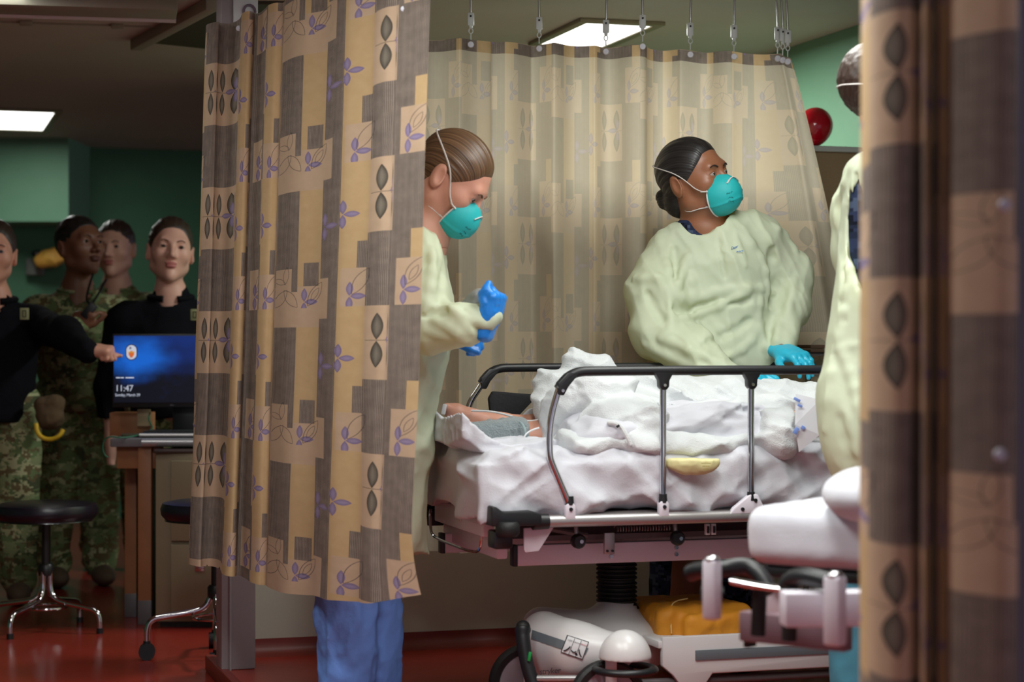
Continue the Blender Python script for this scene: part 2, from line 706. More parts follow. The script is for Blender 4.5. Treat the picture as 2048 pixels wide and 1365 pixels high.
def curtain_mat(name, fade, transl, header_v=None):
    m = bpy.data.materials.new(name); m.use_nodes = True
    nt = m.node_tree; b = nt.nodes['Principled BSDF']
    uvn = nt.nodes.new('ShaderNodeUVMap'); uvn.uv_map = 'UVMap'
    sp = nt.nodes.new('ShaderNodeSeparateXYZ')
    nt.links.new(uvn.outputs[0], sp.inputs[0])
    gn = nt.nodes.new('ShaderNodeGroup'); gn.node_tree = CURT
    nt.links.new(sp.outputs[0], gn.inputs['U']); nt.links.new(sp.outputs[1], gn.inputs['V'])
    gn.inputs['Fade'].default_value = fade
    if header_v is not None:            # the turned-over top hem shows the full print
        f = X(nt, sp.outputs[1]).gt(header_v) * fade
        nt.links.new(f.s, gn.inputs['Fade'])
    nt.links.new(gn.outputs[0], b.inputs['Base Color'])
    b.inputs['Roughness'].default_value = 0.85
    b.inputs['Specular IOR Level'].default_value = 0.15
    t = nt.nodes.new('ShaderNodeBsdfTranslucent')
    nt.links.new(gn.outputs[0], t.inputs['Color'])
    mx = nt.nodes.new('ShaderNodeMixShader'); mx.inputs[0].default_value = transl
    nt.links.new(b.outputs[0], mx.inputs[1]); nt.links.new(t.outputs[0], mx.inputs[2])
    nt.links.new(mx.outputs[0], nt.nodes['Material Output'].inputs['Surface'])
    return m


def camo_mat(name, cols, cell=0.012, scale=9.0, stretch=(1, 1, 1.3)):
    m = bpy.data.materials.new(name); m.use_nodes = True
    nt = m.node_tree; b = nt.nodes['Principled BSDF']
    tc = nt.nodes.new('ShaderNodeTexCoord')
    sn = nt.nodes.new('ShaderNodeVectorMath'); sn.operation = 'SNAP'
    sn.inputs[1].default_value = (cell, cell * 50, cell)
    nt.links.new(tc.outputs['Object'], sn.inputs[0])
    mp = nt.nodes.new('ShaderNodeVectorMath'); mp.operation = 'MULTIPLY'
    mp.inputs[1].default_value = stretch
    nt.links.new(sn.outputs[0], mp.inputs[0])
    c = cols[0]
    for k, cc in enumerate(cols[1:]):
        n = nt.nodes.new('ShaderNodeTexNoise'); n.inputs['Scale'].default_value = scale * (1 + .35 * k); n.inputs['Detail'].default_value = 3
        ad = nt.nodes.new('ShaderNodeVectorMath'); ad.inputs[1].default_value = (3.7 * k, 1.9 * k, 5.1 * k)
        nt.links.new(mp.outputs[0], ad.inputs[0]); nt.links.new(ad.outputs[0], n.inputs['Vector'])
        f = X(nt, n.outputs['Fac']).gt(.54)
        c = layer(nt, c, cc, f)
    nt.links.new(c, b.inputs['Base Color'])
    b.inputs['Roughness'].default_value = 0.9
    b.inputs['Specular IOR Level'].default_value = 0.1
    return m


def skin_mat(name, col, lip, rough=0.5):
    m = bpy.data.materials.new(name); m.use_nodes = True
    nt = m.node_tree; b = nt.nodes['Principled BSDF']
    a = nt.nodes.new('ShaderNodeAttribute'); a.attribute_name = 'lip'
    tc = nt.nodes.new('ShaderNodeTexCoord')
    n = nt.nodes.new('ShaderNodeTexNoise'); n.inputs['Scale'].default_value = 25; n.inputs['Detail'].default_value = 5
    nt.links.new(tc.outputs['Object'], n.inputs['Vector'])
    dark = tuple(c * .82 for c in col[:3]) + (1,)
    c = layer(nt, col, dark, X(nt, n.outputs['Fac']) * 0.6)
    c = layer(nt, c, lip, X(nt, a.outputs['Fac']))
    nt.links.new(c, b.inputs['Base Color'])
    b.inputs['Roughness'].default_value = rough
    b.inputs['Subsurface Weight'].default_value = 0.12
    b.inputs['Subsurface Radius'].default_value = (0.01, 0.004, 0.002)
    n2 = nt.nodes.new('ShaderNodeTexNoise'); n2.inputs['Scale'].default_value = 350
    nt.links.new(tc.outputs['Object'], n2.inputs['Vector'])
    bp = nt.nodes.new('ShaderNodeBump'); bp.inputs['Strength'].default_value = .12; bp.inputs['Distance'].default_value = .002
    nt.links.new(n2.outputs['Fac'], bp.inputs['Height']); nt.links.new(bp.outputs['Normal'], b.inputs['Normal'])
    return m


def hair_mat(name, c0, c1, R=None, rough=0.42):
    """strands run front to back in the head's own frame (attribute hs = strand coordinate)"""
    m = bpy.data.materials.new(name); m.use_nodes = True
    nt = m.node_tree; b = nt.nodes['Principled BSDF']
    a = nt.nodes.new('ShaderNodeAttribute'); a.attribute_name = 'hs'
    n = nt.nodes.new('ShaderNodeTexNoise'); n.noise_dimensions = '1D'; n.inputs['Scale'].default_value = 1.0; n.inputs['Detail'].default_value = 3
    nt.links.new(X(nt, a.outputs['Fac']).__mul__(240.0).s, n.inputs['W'])
    f = (X(nt, n.outputs['Fac']) * 2.2 - .6).clamp()
    nt.links.new(layer(nt, c0, c1, f), b.inputs['Base Color'])
    b.inputs['Roughness'].default_value = rough
    bp = nt.nodes.new('ShaderNodeBump'); bp.inputs['Strength'].default_value = .5; bp.inputs['Distance'].default_value = .004
    nt.links.new(n.outputs['Fac'], bp.inputs['Height']); nt.links.new(bp.outputs['Normal'], b.inputs['Normal'])
    return m

# ------------------------------------------------------------------ the room
B0 = np.array([-0.978, 6.37])
U2 = np.array([UX, UY]); W2 = np.array([VX, VY])


def R3(u, v, z=0.0):
    p = B0 + U2 * u + W2 * v
    return np.array([p[0], p[1], z])


EU = np.array([UX, UY, 0.0]); EV = np.array([VX, VY, 0.0]); EZ = np.array([0, 0, 1.0])


def slab(name, u0, u1, v0, v1, z0, z1, m, parent=None, bevel=0.0, kind='structure', smooth=False):
    b = MB()
    b.box(R3((u0 + u1) / 2, (v0 + v1) / 2, (z0 + z1) / 2), (u1 - u0, v1 - v0, z1 - z0), rz=TH)
    o = b.build(name, m, parent, smooth=smooth, bevel=bevel)
    if kind and parent is None: o['kind'] = kind
    return o


M_FLOOR = mat('red_deck_paint', srgb(166, 58, 44), rough=0.28, noise=srgb(142, 46, 36), bump=0.06, bump_scale=14, nscale=3.0)
M_HALLFLOOR = mat('dark_red_deck_paint', srgb(150, 46, 36), rough=0.22, noise=srgb(124, 36, 28), bump=0.05, bump_scale=10, nscale=3.0)
M_RISER = mat('red_curb_paint', srgb(140, 44, 32), rough=0.4, noise=srgb(110, 34, 26))
M_CEIL = mat('ceiling_panel_paint', srgb(192, 188, 176), rough=0.7, noise=srgb(176, 172, 160), nscale=3)
M_CEILTRIM = mat('ceiling_trim_paint', srgb(150, 146, 130), rough=0.6)
M_PART = mat('partition_tan', srgb(150, 128, 94), rough=0.7, noise=srgb(132, 112, 84), nscale=120)
M_PARTLOW = mat('bulkhead_grey_green', srgb(216, 213, 198), rough=0.55, noise=srgb(200, 197, 182), bump=0.1, bump_scale=20, nscale=4)
M_GREEN = mat('pale_green_paint', srgb(112, 154, 124), rough=0.5, noise=srgb(102, 144, 116), bump=0.05, bump_scale=30)
M_HGREEN = mat('hall_green_paint', srgb(84, 140, 104), rough=0.6, noise=srgb(74, 126, 94))
M_SOFFIT = mat('soffit_green_paint', srgb(120, 170, 138), rough=0.6, noise=srgb(110, 160, 128))
M_PILLAR = mat('pillar_grey_paint', srgb(164, 154, 156), rough=0.5, noise=srgb(148, 138, 140), bump=0.06, bump_scale=30)
M_WHITEP = mat('white_enamel', srgb(214, 214, 216), rough=0.35)

slab('floor', -6, 6, -7, 9, HALL_Z - 0.05, HALL_Z, M_HALLFLOOR)
o = slab('floor_bay', 0, 5.5, -6.6, -0.02, HALL_Z, 0.0, M_FLOOR)
slab('ceiling', -6, 6, -7, 9, CEIL, CEIL + 0.05, M_CEIL)
slab('wall_back', 0.1, 2.37, -0.077, -0.02, 0.0, 1.1, M_PARTLOW)
slab('wall_back_upper', 0.1, 2.37, -0.07, -0.02, 1.1, 1.66, M_PART)
slab('trim_1', 0.1, 2.37, -0.085, -0.01, 1.655, 1.675, mat('aluminium_edge', srgb(196, 204, 198), rough=0.35, metal=0.3), bevel=0.003)
slab('wall_right', 2.37, 2.44, -0.08, 2.2, 0.0, CEIL, M_GREEN)
slab('wall_side', 2.44, 3.75, -0.08, -0.02, 0.0, CEIL, M_GREEN)
slab('wall_outer', 3.68, 3.75, -6.5, -0.08, 0.0, CEIL, M_GREEN)
slab('wall_bay_end', 0.5, 2.44, 2.2, 2.27, HALL_Z, CEIL, M_GREEN)
slab('wall_far', -6, 3.5, 5.6, 5.7, HALL_Z, CEIL, M_HGREEN)
slab('wall_left', -4.0, -3.9, -7, 5.7, HALL_Z, CEIL, M_HGREEN)
# soffit box of the far wall
p0 = Q(137, 380, 11.2)
b = MB(); b.box((p0[0] - 0.9, 11.5, (1.67 + CEIL) / 2), (1.8, 0.6, CEIL - 1.67))
o = b.build('trim_2', M_SOFFIT, smooth=False); o['kind'] = 'structure'
# red coved base along the bulkhead and on the pillar
b = MB()
b.prism([(0, 0), (0.035, 0), (0.02, 0.01), (0.008, 0.028), (0.004, 0.055), (0, 0.055)], R3(0.11, -0.077, 0.0), -EV, EZ, EU, 2.26)
o = b.build('baseboard_back', M_RISER, smooth=True); o['kind'] = 'structure'
# painted curb nosing along the edge of the raised deck
b = MB(); b.box(R3(0.012, -3.3, -0.022), (0.03, 6.56, 0.052), rz=TH)
o = b.build('trim_3', M_RISER, bevel=0.006); o['kind'] = 'structure'
# square pillar
b = MB(); b.box(R3(0.055, -0.27, CEIL / 2), (0.105, 0.105, CEIL), rz=TH)
o = b.build('pillar', M_PILLAR, bevel=0.006); o['kind'] = 'structure'
b = MB(); b.box(R3(0.03, -0.325, 0.5), (0.006, 0.008, 1.0), rz=TH)
o = b.build('highlight_strip', M_PILLAR, bpy.data.objects['pillar'], smooth=False)  # thin raised strip shaped to stand for the pillar's vertical highlight
# white plate high on the pillar with a key hook
pl = thing('wall_plate', 'white metal plate fixed high on the grey pillar above the curtain', 'plate', R3(0.09, -0.34, 1.95))
b = MB(); b.box(R3(0.075, -0.331, 2.0), (0.075, 0.012, 0.24), rz=TH); b.build('plate', M_WHITEP, pl, bevel=0.003)
b = MB(); b.tube([R3(0.085, -0.343, 2.0) + np.array([0, 0, 0.02 * math.sin(a)]) + EU * 0.018 * math.cos(a) for a in np.linspace(0, 6.28, 14)[:-1]], 0.004, closed=True, seg=8)
b.build('cable_loop', mat('purple_grey_cable', srgb(120, 104, 118), rough=0.5), pl)

# ceiling fixtures: housing, frame and diffuser around each lamp
M_DIFF = mat('lamp_diffuser', srgb(240, 240, 232), rough=0.4, emit=((1.0, 0.99, 0.94, 1), 2.5))
M_LFRAME = mat('lamp_frame', srgb(140, 134, 108), rough=0.5)
FLAB = ['bright ceiling light panel seen above the back curtain', 'ceiling light panel over the occupied stretcher',
        'unseen ceiling light panel added for fill over the foot end of the stretcher', 'unseen ceiling light panel added for fill near the foreground curtain',
        'bright ceiling light panel at the far left of the dark passage',
        'unseen ceiling light panel added for fill over the desk in the passage']
for (fx, fy, lv, lu, pw), lab in zip(FIX, FLAB):
    t = thing('ceiling_light', lab, 'ceiling light', (fx, fy, CEIL - 0.02))
    b = MB(); b.box((fx, fy, CEIL - 0.006), (lu, lv, 0.008), rz=TH); b.build('diffuser', M_DIFF, t, smooth=False)
    w = 0.035
    for (cu_, cv_, su, sv) in ((0, lv / 2 + w / 2, lu + 2 * w, w), (0, -lv / 2 - w / 2, lu + 2 * w, w), (lu / 2 + w / 2, 0, w, lv), (-lu / 2 - w / 2, 0, w, lv)):
        b = MB(); b.box(np.array([fx, fy, CEIL - 0.008]) + EU * cu_ + EV * cv_, (su, sv, 0.014), rz=TH)
        b.build('frame', M_LFRAME, t, bevel=0.002)

# unlit fixture, panel seams with clips and open hatch in the passage ceiling


def CE(px, py, z=CEIL):
    d = (z - CAM_H) * FPX / (HZ - py)
    return Q(px, py, d)


t = thing('ceiling_light', 'unlit fluorescent fitting with white edges at the top left of the ceiling', 'ceiling light', CE(150, 6))
a_, c_ = CE(-60, -4), CE(352, 9)
dirx = (c_ - a_); L_ = np.linalg.norm(dirx); ang = math.atan2(dirx[1], dirx[0])
mid = (a_ + c_) / 2 - np.array([-math.sin(ang), math.cos(ang), 0]) * 0.12
b = MB(); b.box(mid + EZ * -0.03, (L_, 0.2, 0.05), rz=ang); b.build('housing', M_CEILTRIM, t, bevel=0.006)
b = MB(); b.tube([a_ - EZ * 0.05, c_ - EZ * 0.05], 0.013, seg=12); b.build('tube', M_WHITEP, t)
b = MB()
seam = [CE(0, 42), CE(360, 54)]
sd = seam[1] - seam[0]
b.box((seam[0] + seam[1]) / 2 - EZ * 0.003, (np.linalg.norm(sd), 0.012, 0.006), rz=math.atan2(sd[1], sd[0]))
o = b.build('trim_4', M_CEILTRIM, smooth=False); o['kind'] = 'structure'
for px in (52, 235):
    c = CE(px, 40 + (px / 360) * 12)
    b = MB(); b.box(c - EZ * 0.008, (0.045, 0.03, 0.016), rz=math.atan2(sd[1], sd[0])); b.build('seam_clip', M_CEILTRIM, o, bevel=0.003)
M_HATCH = mat('hatch_olive', srgb(64, 62, 44), rough=0.6)
h0, h1, h2, h3 = CE(300, 80), CE(450, 0), CE(640, 4), CE(415, 92)
t = thing('ceiling_hatch', 'dark olive ceiling hatch with a raised edge beam left of the pillar', 'hatch', h0)
b = MB()
vs = [b.bm.verts.new(Vector(p - EZ * 0.012)) for p in (h0, h1, h2, h3)]; b.bm.faces.new(vs)
vs2 = [b.bm.verts.new(Vector(p - EZ * 0.002)) for p in (h0, h1, h2, h3)]; b.bm.faces.new(list(reversed(vs2)))
for k in range(4): b.bm.faces.new((vs[k], vs2[k], vs2[(k + 1) % 4], vs[(k + 1) % 4]))
b.build('panel', M_HATCH, t, smooth=False)
e0, e1 = CE(272, 80), CE(425, -4)
dd = e1 - e0
b = MB(); b.box((e0 + e1) / 2 - EZ * 0.02, (np.linalg.norm(dd), 0.045, 0.04), rz=math.atan2(dd[1], dd[0])); b.build('edge_beam', M_CEILTRIM, t, bevel=0.004)

# ------------------------------------------------------------------ curtains
ZTOP = 1.92


def curtain(name, path, ztop, zbot, lean, m, parent, voff, nz=80, ripple=0.004, bottom_fn=None, cut=2, seed=1):
    """path rows: px, distance, fabric coordinate; zbot is a list of (px, z)"""
    rows = []
    for px, d, u in path:
        p = Q(px, HZ, d)
        rows.append((p[0], p[1], u, px))
    A = chaikin(rows, cut)
    A[:, 2] = np.interp(A[:, 3], [q[0] for q in path], [q[2] for q in path])
    n = len(A)
    zb = np.interp(A[:, 3], [q[0] for q in zbot], [q[1] for q in zbot])
    t = np.linspace(0, 1, nz)
    V = np.zeros((nz, n, 3)); UV = np.zeros((nz, n, 2))
    for j, tt in enumerate(t):
        z = ztop + (zb - ztop) * tt
        x = A[:, 0] + lean * tt
        y = A[:, 1].copy()
        w = vnoise(np.stack([A[:, 0] * 6, A[:, 1] * 6, np.full(n, 0) + z * 3.0], 1).astype(F32), seed)
        y = y + w * ripple * (0.3 + tt)
        x = x + vnoise(np.stack([A[:, 0] * 9, A[:, 1] * 9, z * 2.0], 1).astype(F32), seed + 9) * ripple * 0.6 * tt
        V[j, :, 0] = x; V[j, :, 1] = y; V[j, :, 2] = z
        UV[j, :, 0] = A[:, 2]; UV[j, :, 1] = (ztop - z) + voff
    if bottom_fn is not None: bottom_fn(V, A)
    I = np.arange(nz * n).reshape(nz, n)
    F = np.stack([I[:-1, :-1], I[1:, :-1], I[1:, 1:], I[:-1, 1:]], -1).reshape(-1, 4)
    o = mesh_obj(name, V.reshape(-1, 3), F, m, parent, uv=UV.reshape(-1, 2))
    return o


M_SNAP = mat('white_snap', srgb(214, 214, 224), rough=0.35)
M_C_LEFT = curtain_mat('curtain_print_front', 0.0, 0.22)
M_C_BACK = curtain_mat('curtain_print_reverse', 1.0, 0.45, header_v=0.178 + 0.036)
M_C_FORE = curtain_mat('curtain_print_near', 0.0, 0.08)


def snap(c, parent, r=0.0075, n=(0, -1, 0)):
    c = np.asarray(c, float); n = np.asarray(n, float)
    b = MB(); b.cyl(c, c + n * 0.004, r, r * 0.8, seg=16); b.cyl(c + n * 0.003, c + n * 0.006, r * 0.45, r * 0.4, seg=12)
    b.build('snap_button', M_SNAP, parent)


# left curtain, hung from the pillar towards the camera
LEFT = [(412, 5.84, .232), (414, 5.80, .238), (437, 5.75, .290), (440, 5.78, .243), (460, 5.80, .292), (480, 5.72, .322), (484, 5.60, .185), (496, 5.57, .21), (507, 5.58, .238),
        (510, 5.62, .345), (522, 5.60, .365), (534, 5.50, .388), (537, 5.47, .185), (552, 5.43, .21), (567, 5.44, .24), (570, 5.40, .002), (590, 5.30, .035), (611, 5.25, .07),
        (636, 5.22, .10), (660, 5.18, .13), (676, 5.10, .155), (694, 5.00, .18), (722, 4.95, .208), (753, 4.90, .24), (757, 4.86, .243), (776, 4.80, .266), (797, 4.78, .285),
        (800, 4.77, .342), (830, 4.72, .378), (864, 4.66, .413)]


def left_bottom(V, A):
    n = V.shape[1]
    # the free corner curls outwards
    for i in range(n):
        k = max(0.0, (A[i, 3] - 735) / 130.0)
        for j in range(V.shape[0]):
            tt = (V.shape[0] - 1 - j) / 14.0
            if tt < 1 and k > 0:
                c = (1 - tt) ** 2 * k
                V[j, i, 1] -= 0.05 * c; V[j, i, 0] += 0.03 * c; V[j, i, 2] += 0.015 * c


lc = thing('privacy_curtain', 'patterned privacy curtain in front of the left nurse, hung from the pillar', 'curtain', Q(650, 1200, 5.1), group='patterned privacy curtains')
cl = curtain('cloth', LEFT, ZTOP, [(410, .352), (480, .345), (560, .335), (600, .335), (650, .338), (700, .352), (750, .36), (800, .375), (866, .40)], -0.05, M_C_LEFT, lc, 0.24, nz=110, ripple=0.010, bottom_fn=left_bottom)
for px, py in ((807, 18), (807, 292), (800, 561), (788, 826)):
    snap(Q(px, py, 4.755), lc)
snap(Q(478, 57, 5.70), lc, 0.009)

# back curtain
BP = [(800, 6.00), (835, 6.12), (870, 6.16), (915, 6.10), (920, 6.09), (945, 6.14), (980, 6.17), (985, 6.19), (1020, 6.17), (1058, 6.25), (1064, 6.27), (1084, 6.24), (1104, 6.20), (1110, 6.19), (1145, 6.28), (1185, 6.26), (1190, 6.25),
      (1210, 6.31), (1231, 6.30), (1262, 6.24), (1291, 6.24), (1295, 6.32), (1325, 6.38), (1357, 6.34), (1362, 6.33), (1388, 6.38), (1412, 6.42), (1440, 6.38), (1463, 6.37), (1472, 6.40), (1515, 6.46), (1556, 6.44), (1562, 6.43), (1568, 6.5), (1578, 6.52), (1582, 6.56)]
rows = []
uu = 0.10
prev = None
for px, d in BP:
    p = Q(px, HZ, d)
    if prev is not None: uu += math.hypot(p[0] - prev[0], p[1] - prev[1]) * 1.02
    prev = p
    rows.append((px, d, uu))


def back_bottom(V, A):
    # the last breadths are drawn out to the right lower down
    nzz, n = V.shape[:2]
    for i in range(n):
        k = np.clip((A[i, 3] - 1500) / 82.0, 0, 1)
        for j in range(nzz):
            t = min(1.0, j / (nzz * 0.55))
            V[j, i, 0] += k * 0.20 * t ** 0.9
            V[j, i, 1] -= k * 0.03 * t


bc = thing('privacy_curtain', 'pale patterned curtain hanging behind the stretcher on metal hooks', 'curtain', Q(1200, 1100, 6.2), group='patterned privacy curtains')
curtain('cloth', rows, ZTOP + 0.005, [(800, .355), (1700, .33)], 0.0, M_C_BACK, bc, 0.178, nz=90, ripple=0.008, bottom_fn=back_bottom, seed=4)

# near curtain, far right
FP = [(1724, 2.92, .215), (1736, 2.80, .232), (1746, 2.74, .243), (1765, 2.70, .252), (1800, 2.66, .266), (1832, 2.66, .288), (1838, 2.72, .30), (1846, 2.64, .345), (1856, 2.62, .182), (1866, 2.68, .21), (1872, 2.70, .35), (1880, 2.66, .37), (1886, 2.62, .185), (1896, 2.66, .235), (1903, 2.60, .0), (1960, 2.55, .022), (2040, 2.50, .055), (2052, 2.58, .07), (2120, 2.55, .12)]
fc = thing('privacy_curtain', 'out-of-focus patterned curtain in the near right foreground', 'curtain', Q(1900, 1300, 2.6), group='patterned privacy curtains')
curtain('cloth', FP, 2.0, [(1700, .33), (2150, .33)], -0.005, M_C_FORE, fc, 0.159, nz=60, ripple=0.004, seed=11)
for px, py in ((2010, 410), (2000, 910)):
    snap(Q(px, py, 2.50), fc, 0.008)
b = MB(); b.tube([Q(2046, -300, 2.45), Q(2046, 1690, 2.45)], 0.006, seg=12)
b.build('edge_tube', mat('grey_blue_edge', srgb(96, 98, 116), rough=0.5), fc)

# hooks of the back curtain: rod, swivel clip, link and button
M_HOOK = mat('white_nylon', srgb(206, 212, 208), rough=0.4)
M_STEEL = mat('bright_steel', srgb(196, 196, 196), rough=0.25, metal=1.0)
M_DARK = mat('dark_hole', srgb(40, 40, 40), rough=0.8)
HK = [(942, 6.13, 0, 'first'), (1078, 6.24, 8, 'second'), (1211, 6.30, 14, 'third'), (1284, 6.25, 4, 'fourth'), (1379, 6.35, 20, 'fifth'), (1466, 6.38, 24, 'sixth')]


def hook(px, d, dy, label, ztop_rod, tilt=0.0):
    top = Q(px, 92 + dy, d)           # the button
    t = thing('curtain_hook', label, 'curtain hook', top, group='curtain hooks above the back curtain')
    s = d / FPX
    x, y, z = top[0], d - 0.03, top[2]
    b = MB(); b.tube([(x + 0.0005, y, z + 62 * s), (x + tilt * 0.3, y, z + 100 * s), (x + tilt, y, ztop_rod)], 0.0035, seg=10); b.build('rod', M_STEEL, t)
    b = MB(); b.box((x, y, z + 50 * s), (13 * s, 0.012, 26 * s)); b.box((x, y, z + 36 * s), (7 * s, 0.010, 8 * s)); b.build('clip', M_HOOK, t, bevel=0.003)
    b = MB(); b.cyl((x, y - 0.008, z + 56 * s), (x, y - 0.005, z + 56 * s), 0.0032, seg=12); b.build('rivet_hole', M_DARK, t)
    b = MB(); b.tube([(x + 0.0062 * math.cos(a), y, z + 27 * s + 0.008 * math.sin(a)) for a in np.linspace(0, 2 * math.pi, 15)[:-1]], 0.0018, seg=8, closed=True)
    b.cyl((x, y, z + 22 * s), (x, y + 0.004, z + 10 * s), 0.0018, seg=8); b.build('link', M_HOOK, t)
    b = MB(); b.cyl((x, y, z), (x, y - 0.005, z), 6.5 * s, 5.5 * s, seg=18); b.cyl((x, y - 0.004, z), (x, y - 0.007, z), 2.6 * s, 2.4 * s, seg=12); b.build('button', M_SNAP, t)
    return t


ORD = 'curtain hook above the back curtain, %s from the left'
for px, d, dy, o_ in HK:
    hook(px, d, dy, ORD % o_, CEIL - 0.02, RNG.uniform(-0.004, 0.012))
for k, (px, lab) in enumerate(((1553, 'leftmost'), (1563, 'middle'), (1573, 'rightmost'))):
    hook(px, 6.45 - 0.015 * k, 28 + 3 * k, '%s of the three curtain hooks bunched at the right end' % lab, CEIL - 0.02, -0.008)
# the track they run in
b = MB()
b.tube([Q(780, HZ, 6.02) * [1, 1, 0] + EZ * (CEIL - 0.018), Q(1600, HZ, 6.48) * [1, 1, 0] + EZ * (CEIL - 0.018)], 0.012, seg=10)
tr = b.build('curtain_track', M_STEEL)
tag(tr, 'metal ceiling track carrying the back curtain hooks', 'curtain track')

# red balloon on top of the partition
bl = thing('balloon', 'red balloon on top of the tan partition beside the green wall', 'balloon', Q(1628, 292, 6.95))
prof = []
for a in np.linspace(0, math.pi, 22):
    r = 0.062 * math.sin(a) * (1 + 0.06 * math.cos(a)); z = 0.07 * math.cos(a)
    prof.append((max(r, 0.0), z))
b = MB(); b.lathe(list(reversed(prof)), Q(1629, 255, 6.95), R=Matrix.Rotation(0.35, 3, 'Y'), seg=36); b.build('skin', mat('red_latex', srgb(168, 8, 30), rough=0.12, spec=0.6), bl)
b = MB(); b.cyl(Q(1617, 290, 6.95), Q(1612, 298, 6.95), 0.004, 0.009, seg=10); b.build('knot', mat('red_latex', srgb(168, 8, 30)), bl)

# ------------------------------------------------------------------ the occupied stretcher
SO = np.array([-0.0297, 4.95])


def S(t, w, z):
    p = SO + U2 * t + W2 * w
    return np.array([p[0], p[1], z])


ROT = np.array([[UX, VX, 0], [UY, VY, 0], [0, 0, 1]])     # columns: u, v, z
M_ALU = mat('brushed_aluminium', srgb(176, 172, 172), rough=0.38, metal=0.7)
M_CHROME = mat('chrome', srgb(206, 206, 210), rough=0.1, metal=1.0)
M_BLKPL = mat('black_plastic', srgb(26, 27, 30), rough=0.42)
M_BLKRUB = mat('black_rubber', srgb(20, 20, 21), rough=0.6, bump=0.1, bump_scale=80)
M_GREYPL = mat('stretcher_grey_plastic', srgb(206, 202, 202), rough=0.32)
M_GREYFR = mat('stretcher_frame_paint', srgb(222, 216, 226), rough=0.4)
M_DKFR = mat('dark_under_frame', srgb(88, 80, 82), rough=0.5)
M_LABEL = mat('label_white', srgb(206, 204, 206), rough=0.5)
M_INK = mat('black_ink', srgb(22, 22, 26), rough=0.6)
M_GREYINK = mat('slate_stripe', srgb(96, 102, 108), rough=0.5)
M_GREEN_L = mat('green_marker', srgb(20, 150, 70), rough=0.4)
M_SHEET = mat('white_sheet', srgb(206, 206, 214), rough=0.85, sheen=0.2, bump=0.12, bump_scale=220)
M_BLANK = mat('white_cotton_blanket', srgb(214, 217, 219), rough=0.95, sheen=0.3, bump=0.35, bump_scale=330)

st = thing('stretcher', 'hospital stretcher with raised side rails carrying a patient under white blankets', 'stretcher', S(1.0, 0.34, 0.0))
SW = 0.68; SLEN = 2.0
for w in (0.0, SW):
    b = MB()
    b.tube([S(0.085, w, .55), S(SLEN, w, .55)], 0.0155, seg=16)
    b.build('side_tube', M_ALU, st)
b = MB(); b.box(S(SLEN / 2 + .03, SW / 2, .552), (SLEN - .1, SW - .06, .03), rz=TH); b.build('deck', M_DKFR, st, bevel=.004)
# foot end: bumpers, panel with labels, bent wire
for w, s_ in ((0.0, 1), (SW, -1)):
    b = MB()
    b.prism([(-.005, 0), (.10, 0), (.10, .028), (.075, .036), (.0, .036), (-.02, .05), (-.03, .05), (-.03, .0)], S(0, w - .03 * s_, .543), EU, EZ, EV * s_, .10)
    bo = b.build('corner_bumper', M_BLKPL, st, bevel=.006)
    b = MB(); b.lathe([(0, -.018), (.024, -.018), (.03, -.01), (.03, .01), (.024, .018), (0, .018)], S(.012, w - .026 * s_, .536), seg=28); b.build('bumper_roller', M_BLKRUB, bo)
    b = MB(); b.box(S(.005, w + .015 * s_, .508), (.05, .06, .045), rz=TH); b.build('bumper_foot', M_BLKPL, bo, bevel=.006)
    b = MB(); b.cyl(S(.085, w, .55), S(.125, w, .55), .021, .019, seg=18); b.build('tube_sleeve', M_BLKPL, bo)
b = MB(); b.box(S(.0, SW / 2, .535), (.03, SW - .2, .06), rz=TH); fe = b.build('foot_panel', M_GREYFR, st, bevel=.004)
for w0, w1, z in ((.14, .26, .548), (.30, .36, .54)):
    b = MB(); b.box(S(-.017, (w0 + w1) / 2, z), (.003, w1 - w0, .026), rz=TH); b.build('label_plate', M_LABEL, fe, bevel=.001)
for k in range(4):
    b = MB(); b.box(S(-.0195, .15 + .03 * k, .55), (.001, .012, .002), rz=TH); b.build('label_mark', M_INK, fe, smooth=False)
b = MB(); b.box(S(.03, SW / 2, .475), (.03, SW - .16, .05), rz=TH); b.build('lower_foot_panel', M_GREYFR, st, bevel=.006)
b = MB(); b.tube(chaikin([S(-.02, .60, .535), S(-.03, .57, .52), S(-.03, .56, .47), S(-.02, .50, .46), S(-.01, .2, .455), S(-.01, .14, .47), S(-.01, .13, .51)], 2), .004, seg=8); b.build('pull_wire', M_CHROME, st)
# white gusset under the near corner
b = MB(); b.prism([(.066, -.016), (.145, -.016), (.105, -.075), (.07, -.078), (.066, -.07)], S(0, .012, .55), EU, EZ, EV, .008); b.build('gusset_plate', M_GREYFR, st, bevel=.002)
# long under-beams with end caps and bolts
for w, t0, ww in ((.16, .09, .03), (.52, -.005, .03)):
    b = MB(); b.box(S((t0 + 1.95) / 2, w, .450), (1.95 - t0, ww, .053), rz=TH); be = b.build('under_beam', M_GREYFR, st, bevel=.003)
    b = MB(); b.box(S(t0 - .005, w, .450), (.012, ww * 1.1, .055), rz=TH); b.build('end_cap', M_BLKPL, be, bevel=.002)
    if w < .3:
        for px in (1227, 1368):
            for py in (1103, 1117):
                t_ = (px - 1030) * 5.15 / FPX + .09
                z_ = 1 - (py - HZ) * 5.15 / FPX
                b = MB(); b.cyl(S(t_, w - .015, z_), S(t_, w - .020, z_), .0058, .005, seg=14); b.cyl(S(t_, w - .019, z_), S(t_, w - .0225, z_), .003, .0028, seg=6); b.build('bolt', M_STEEL, be)
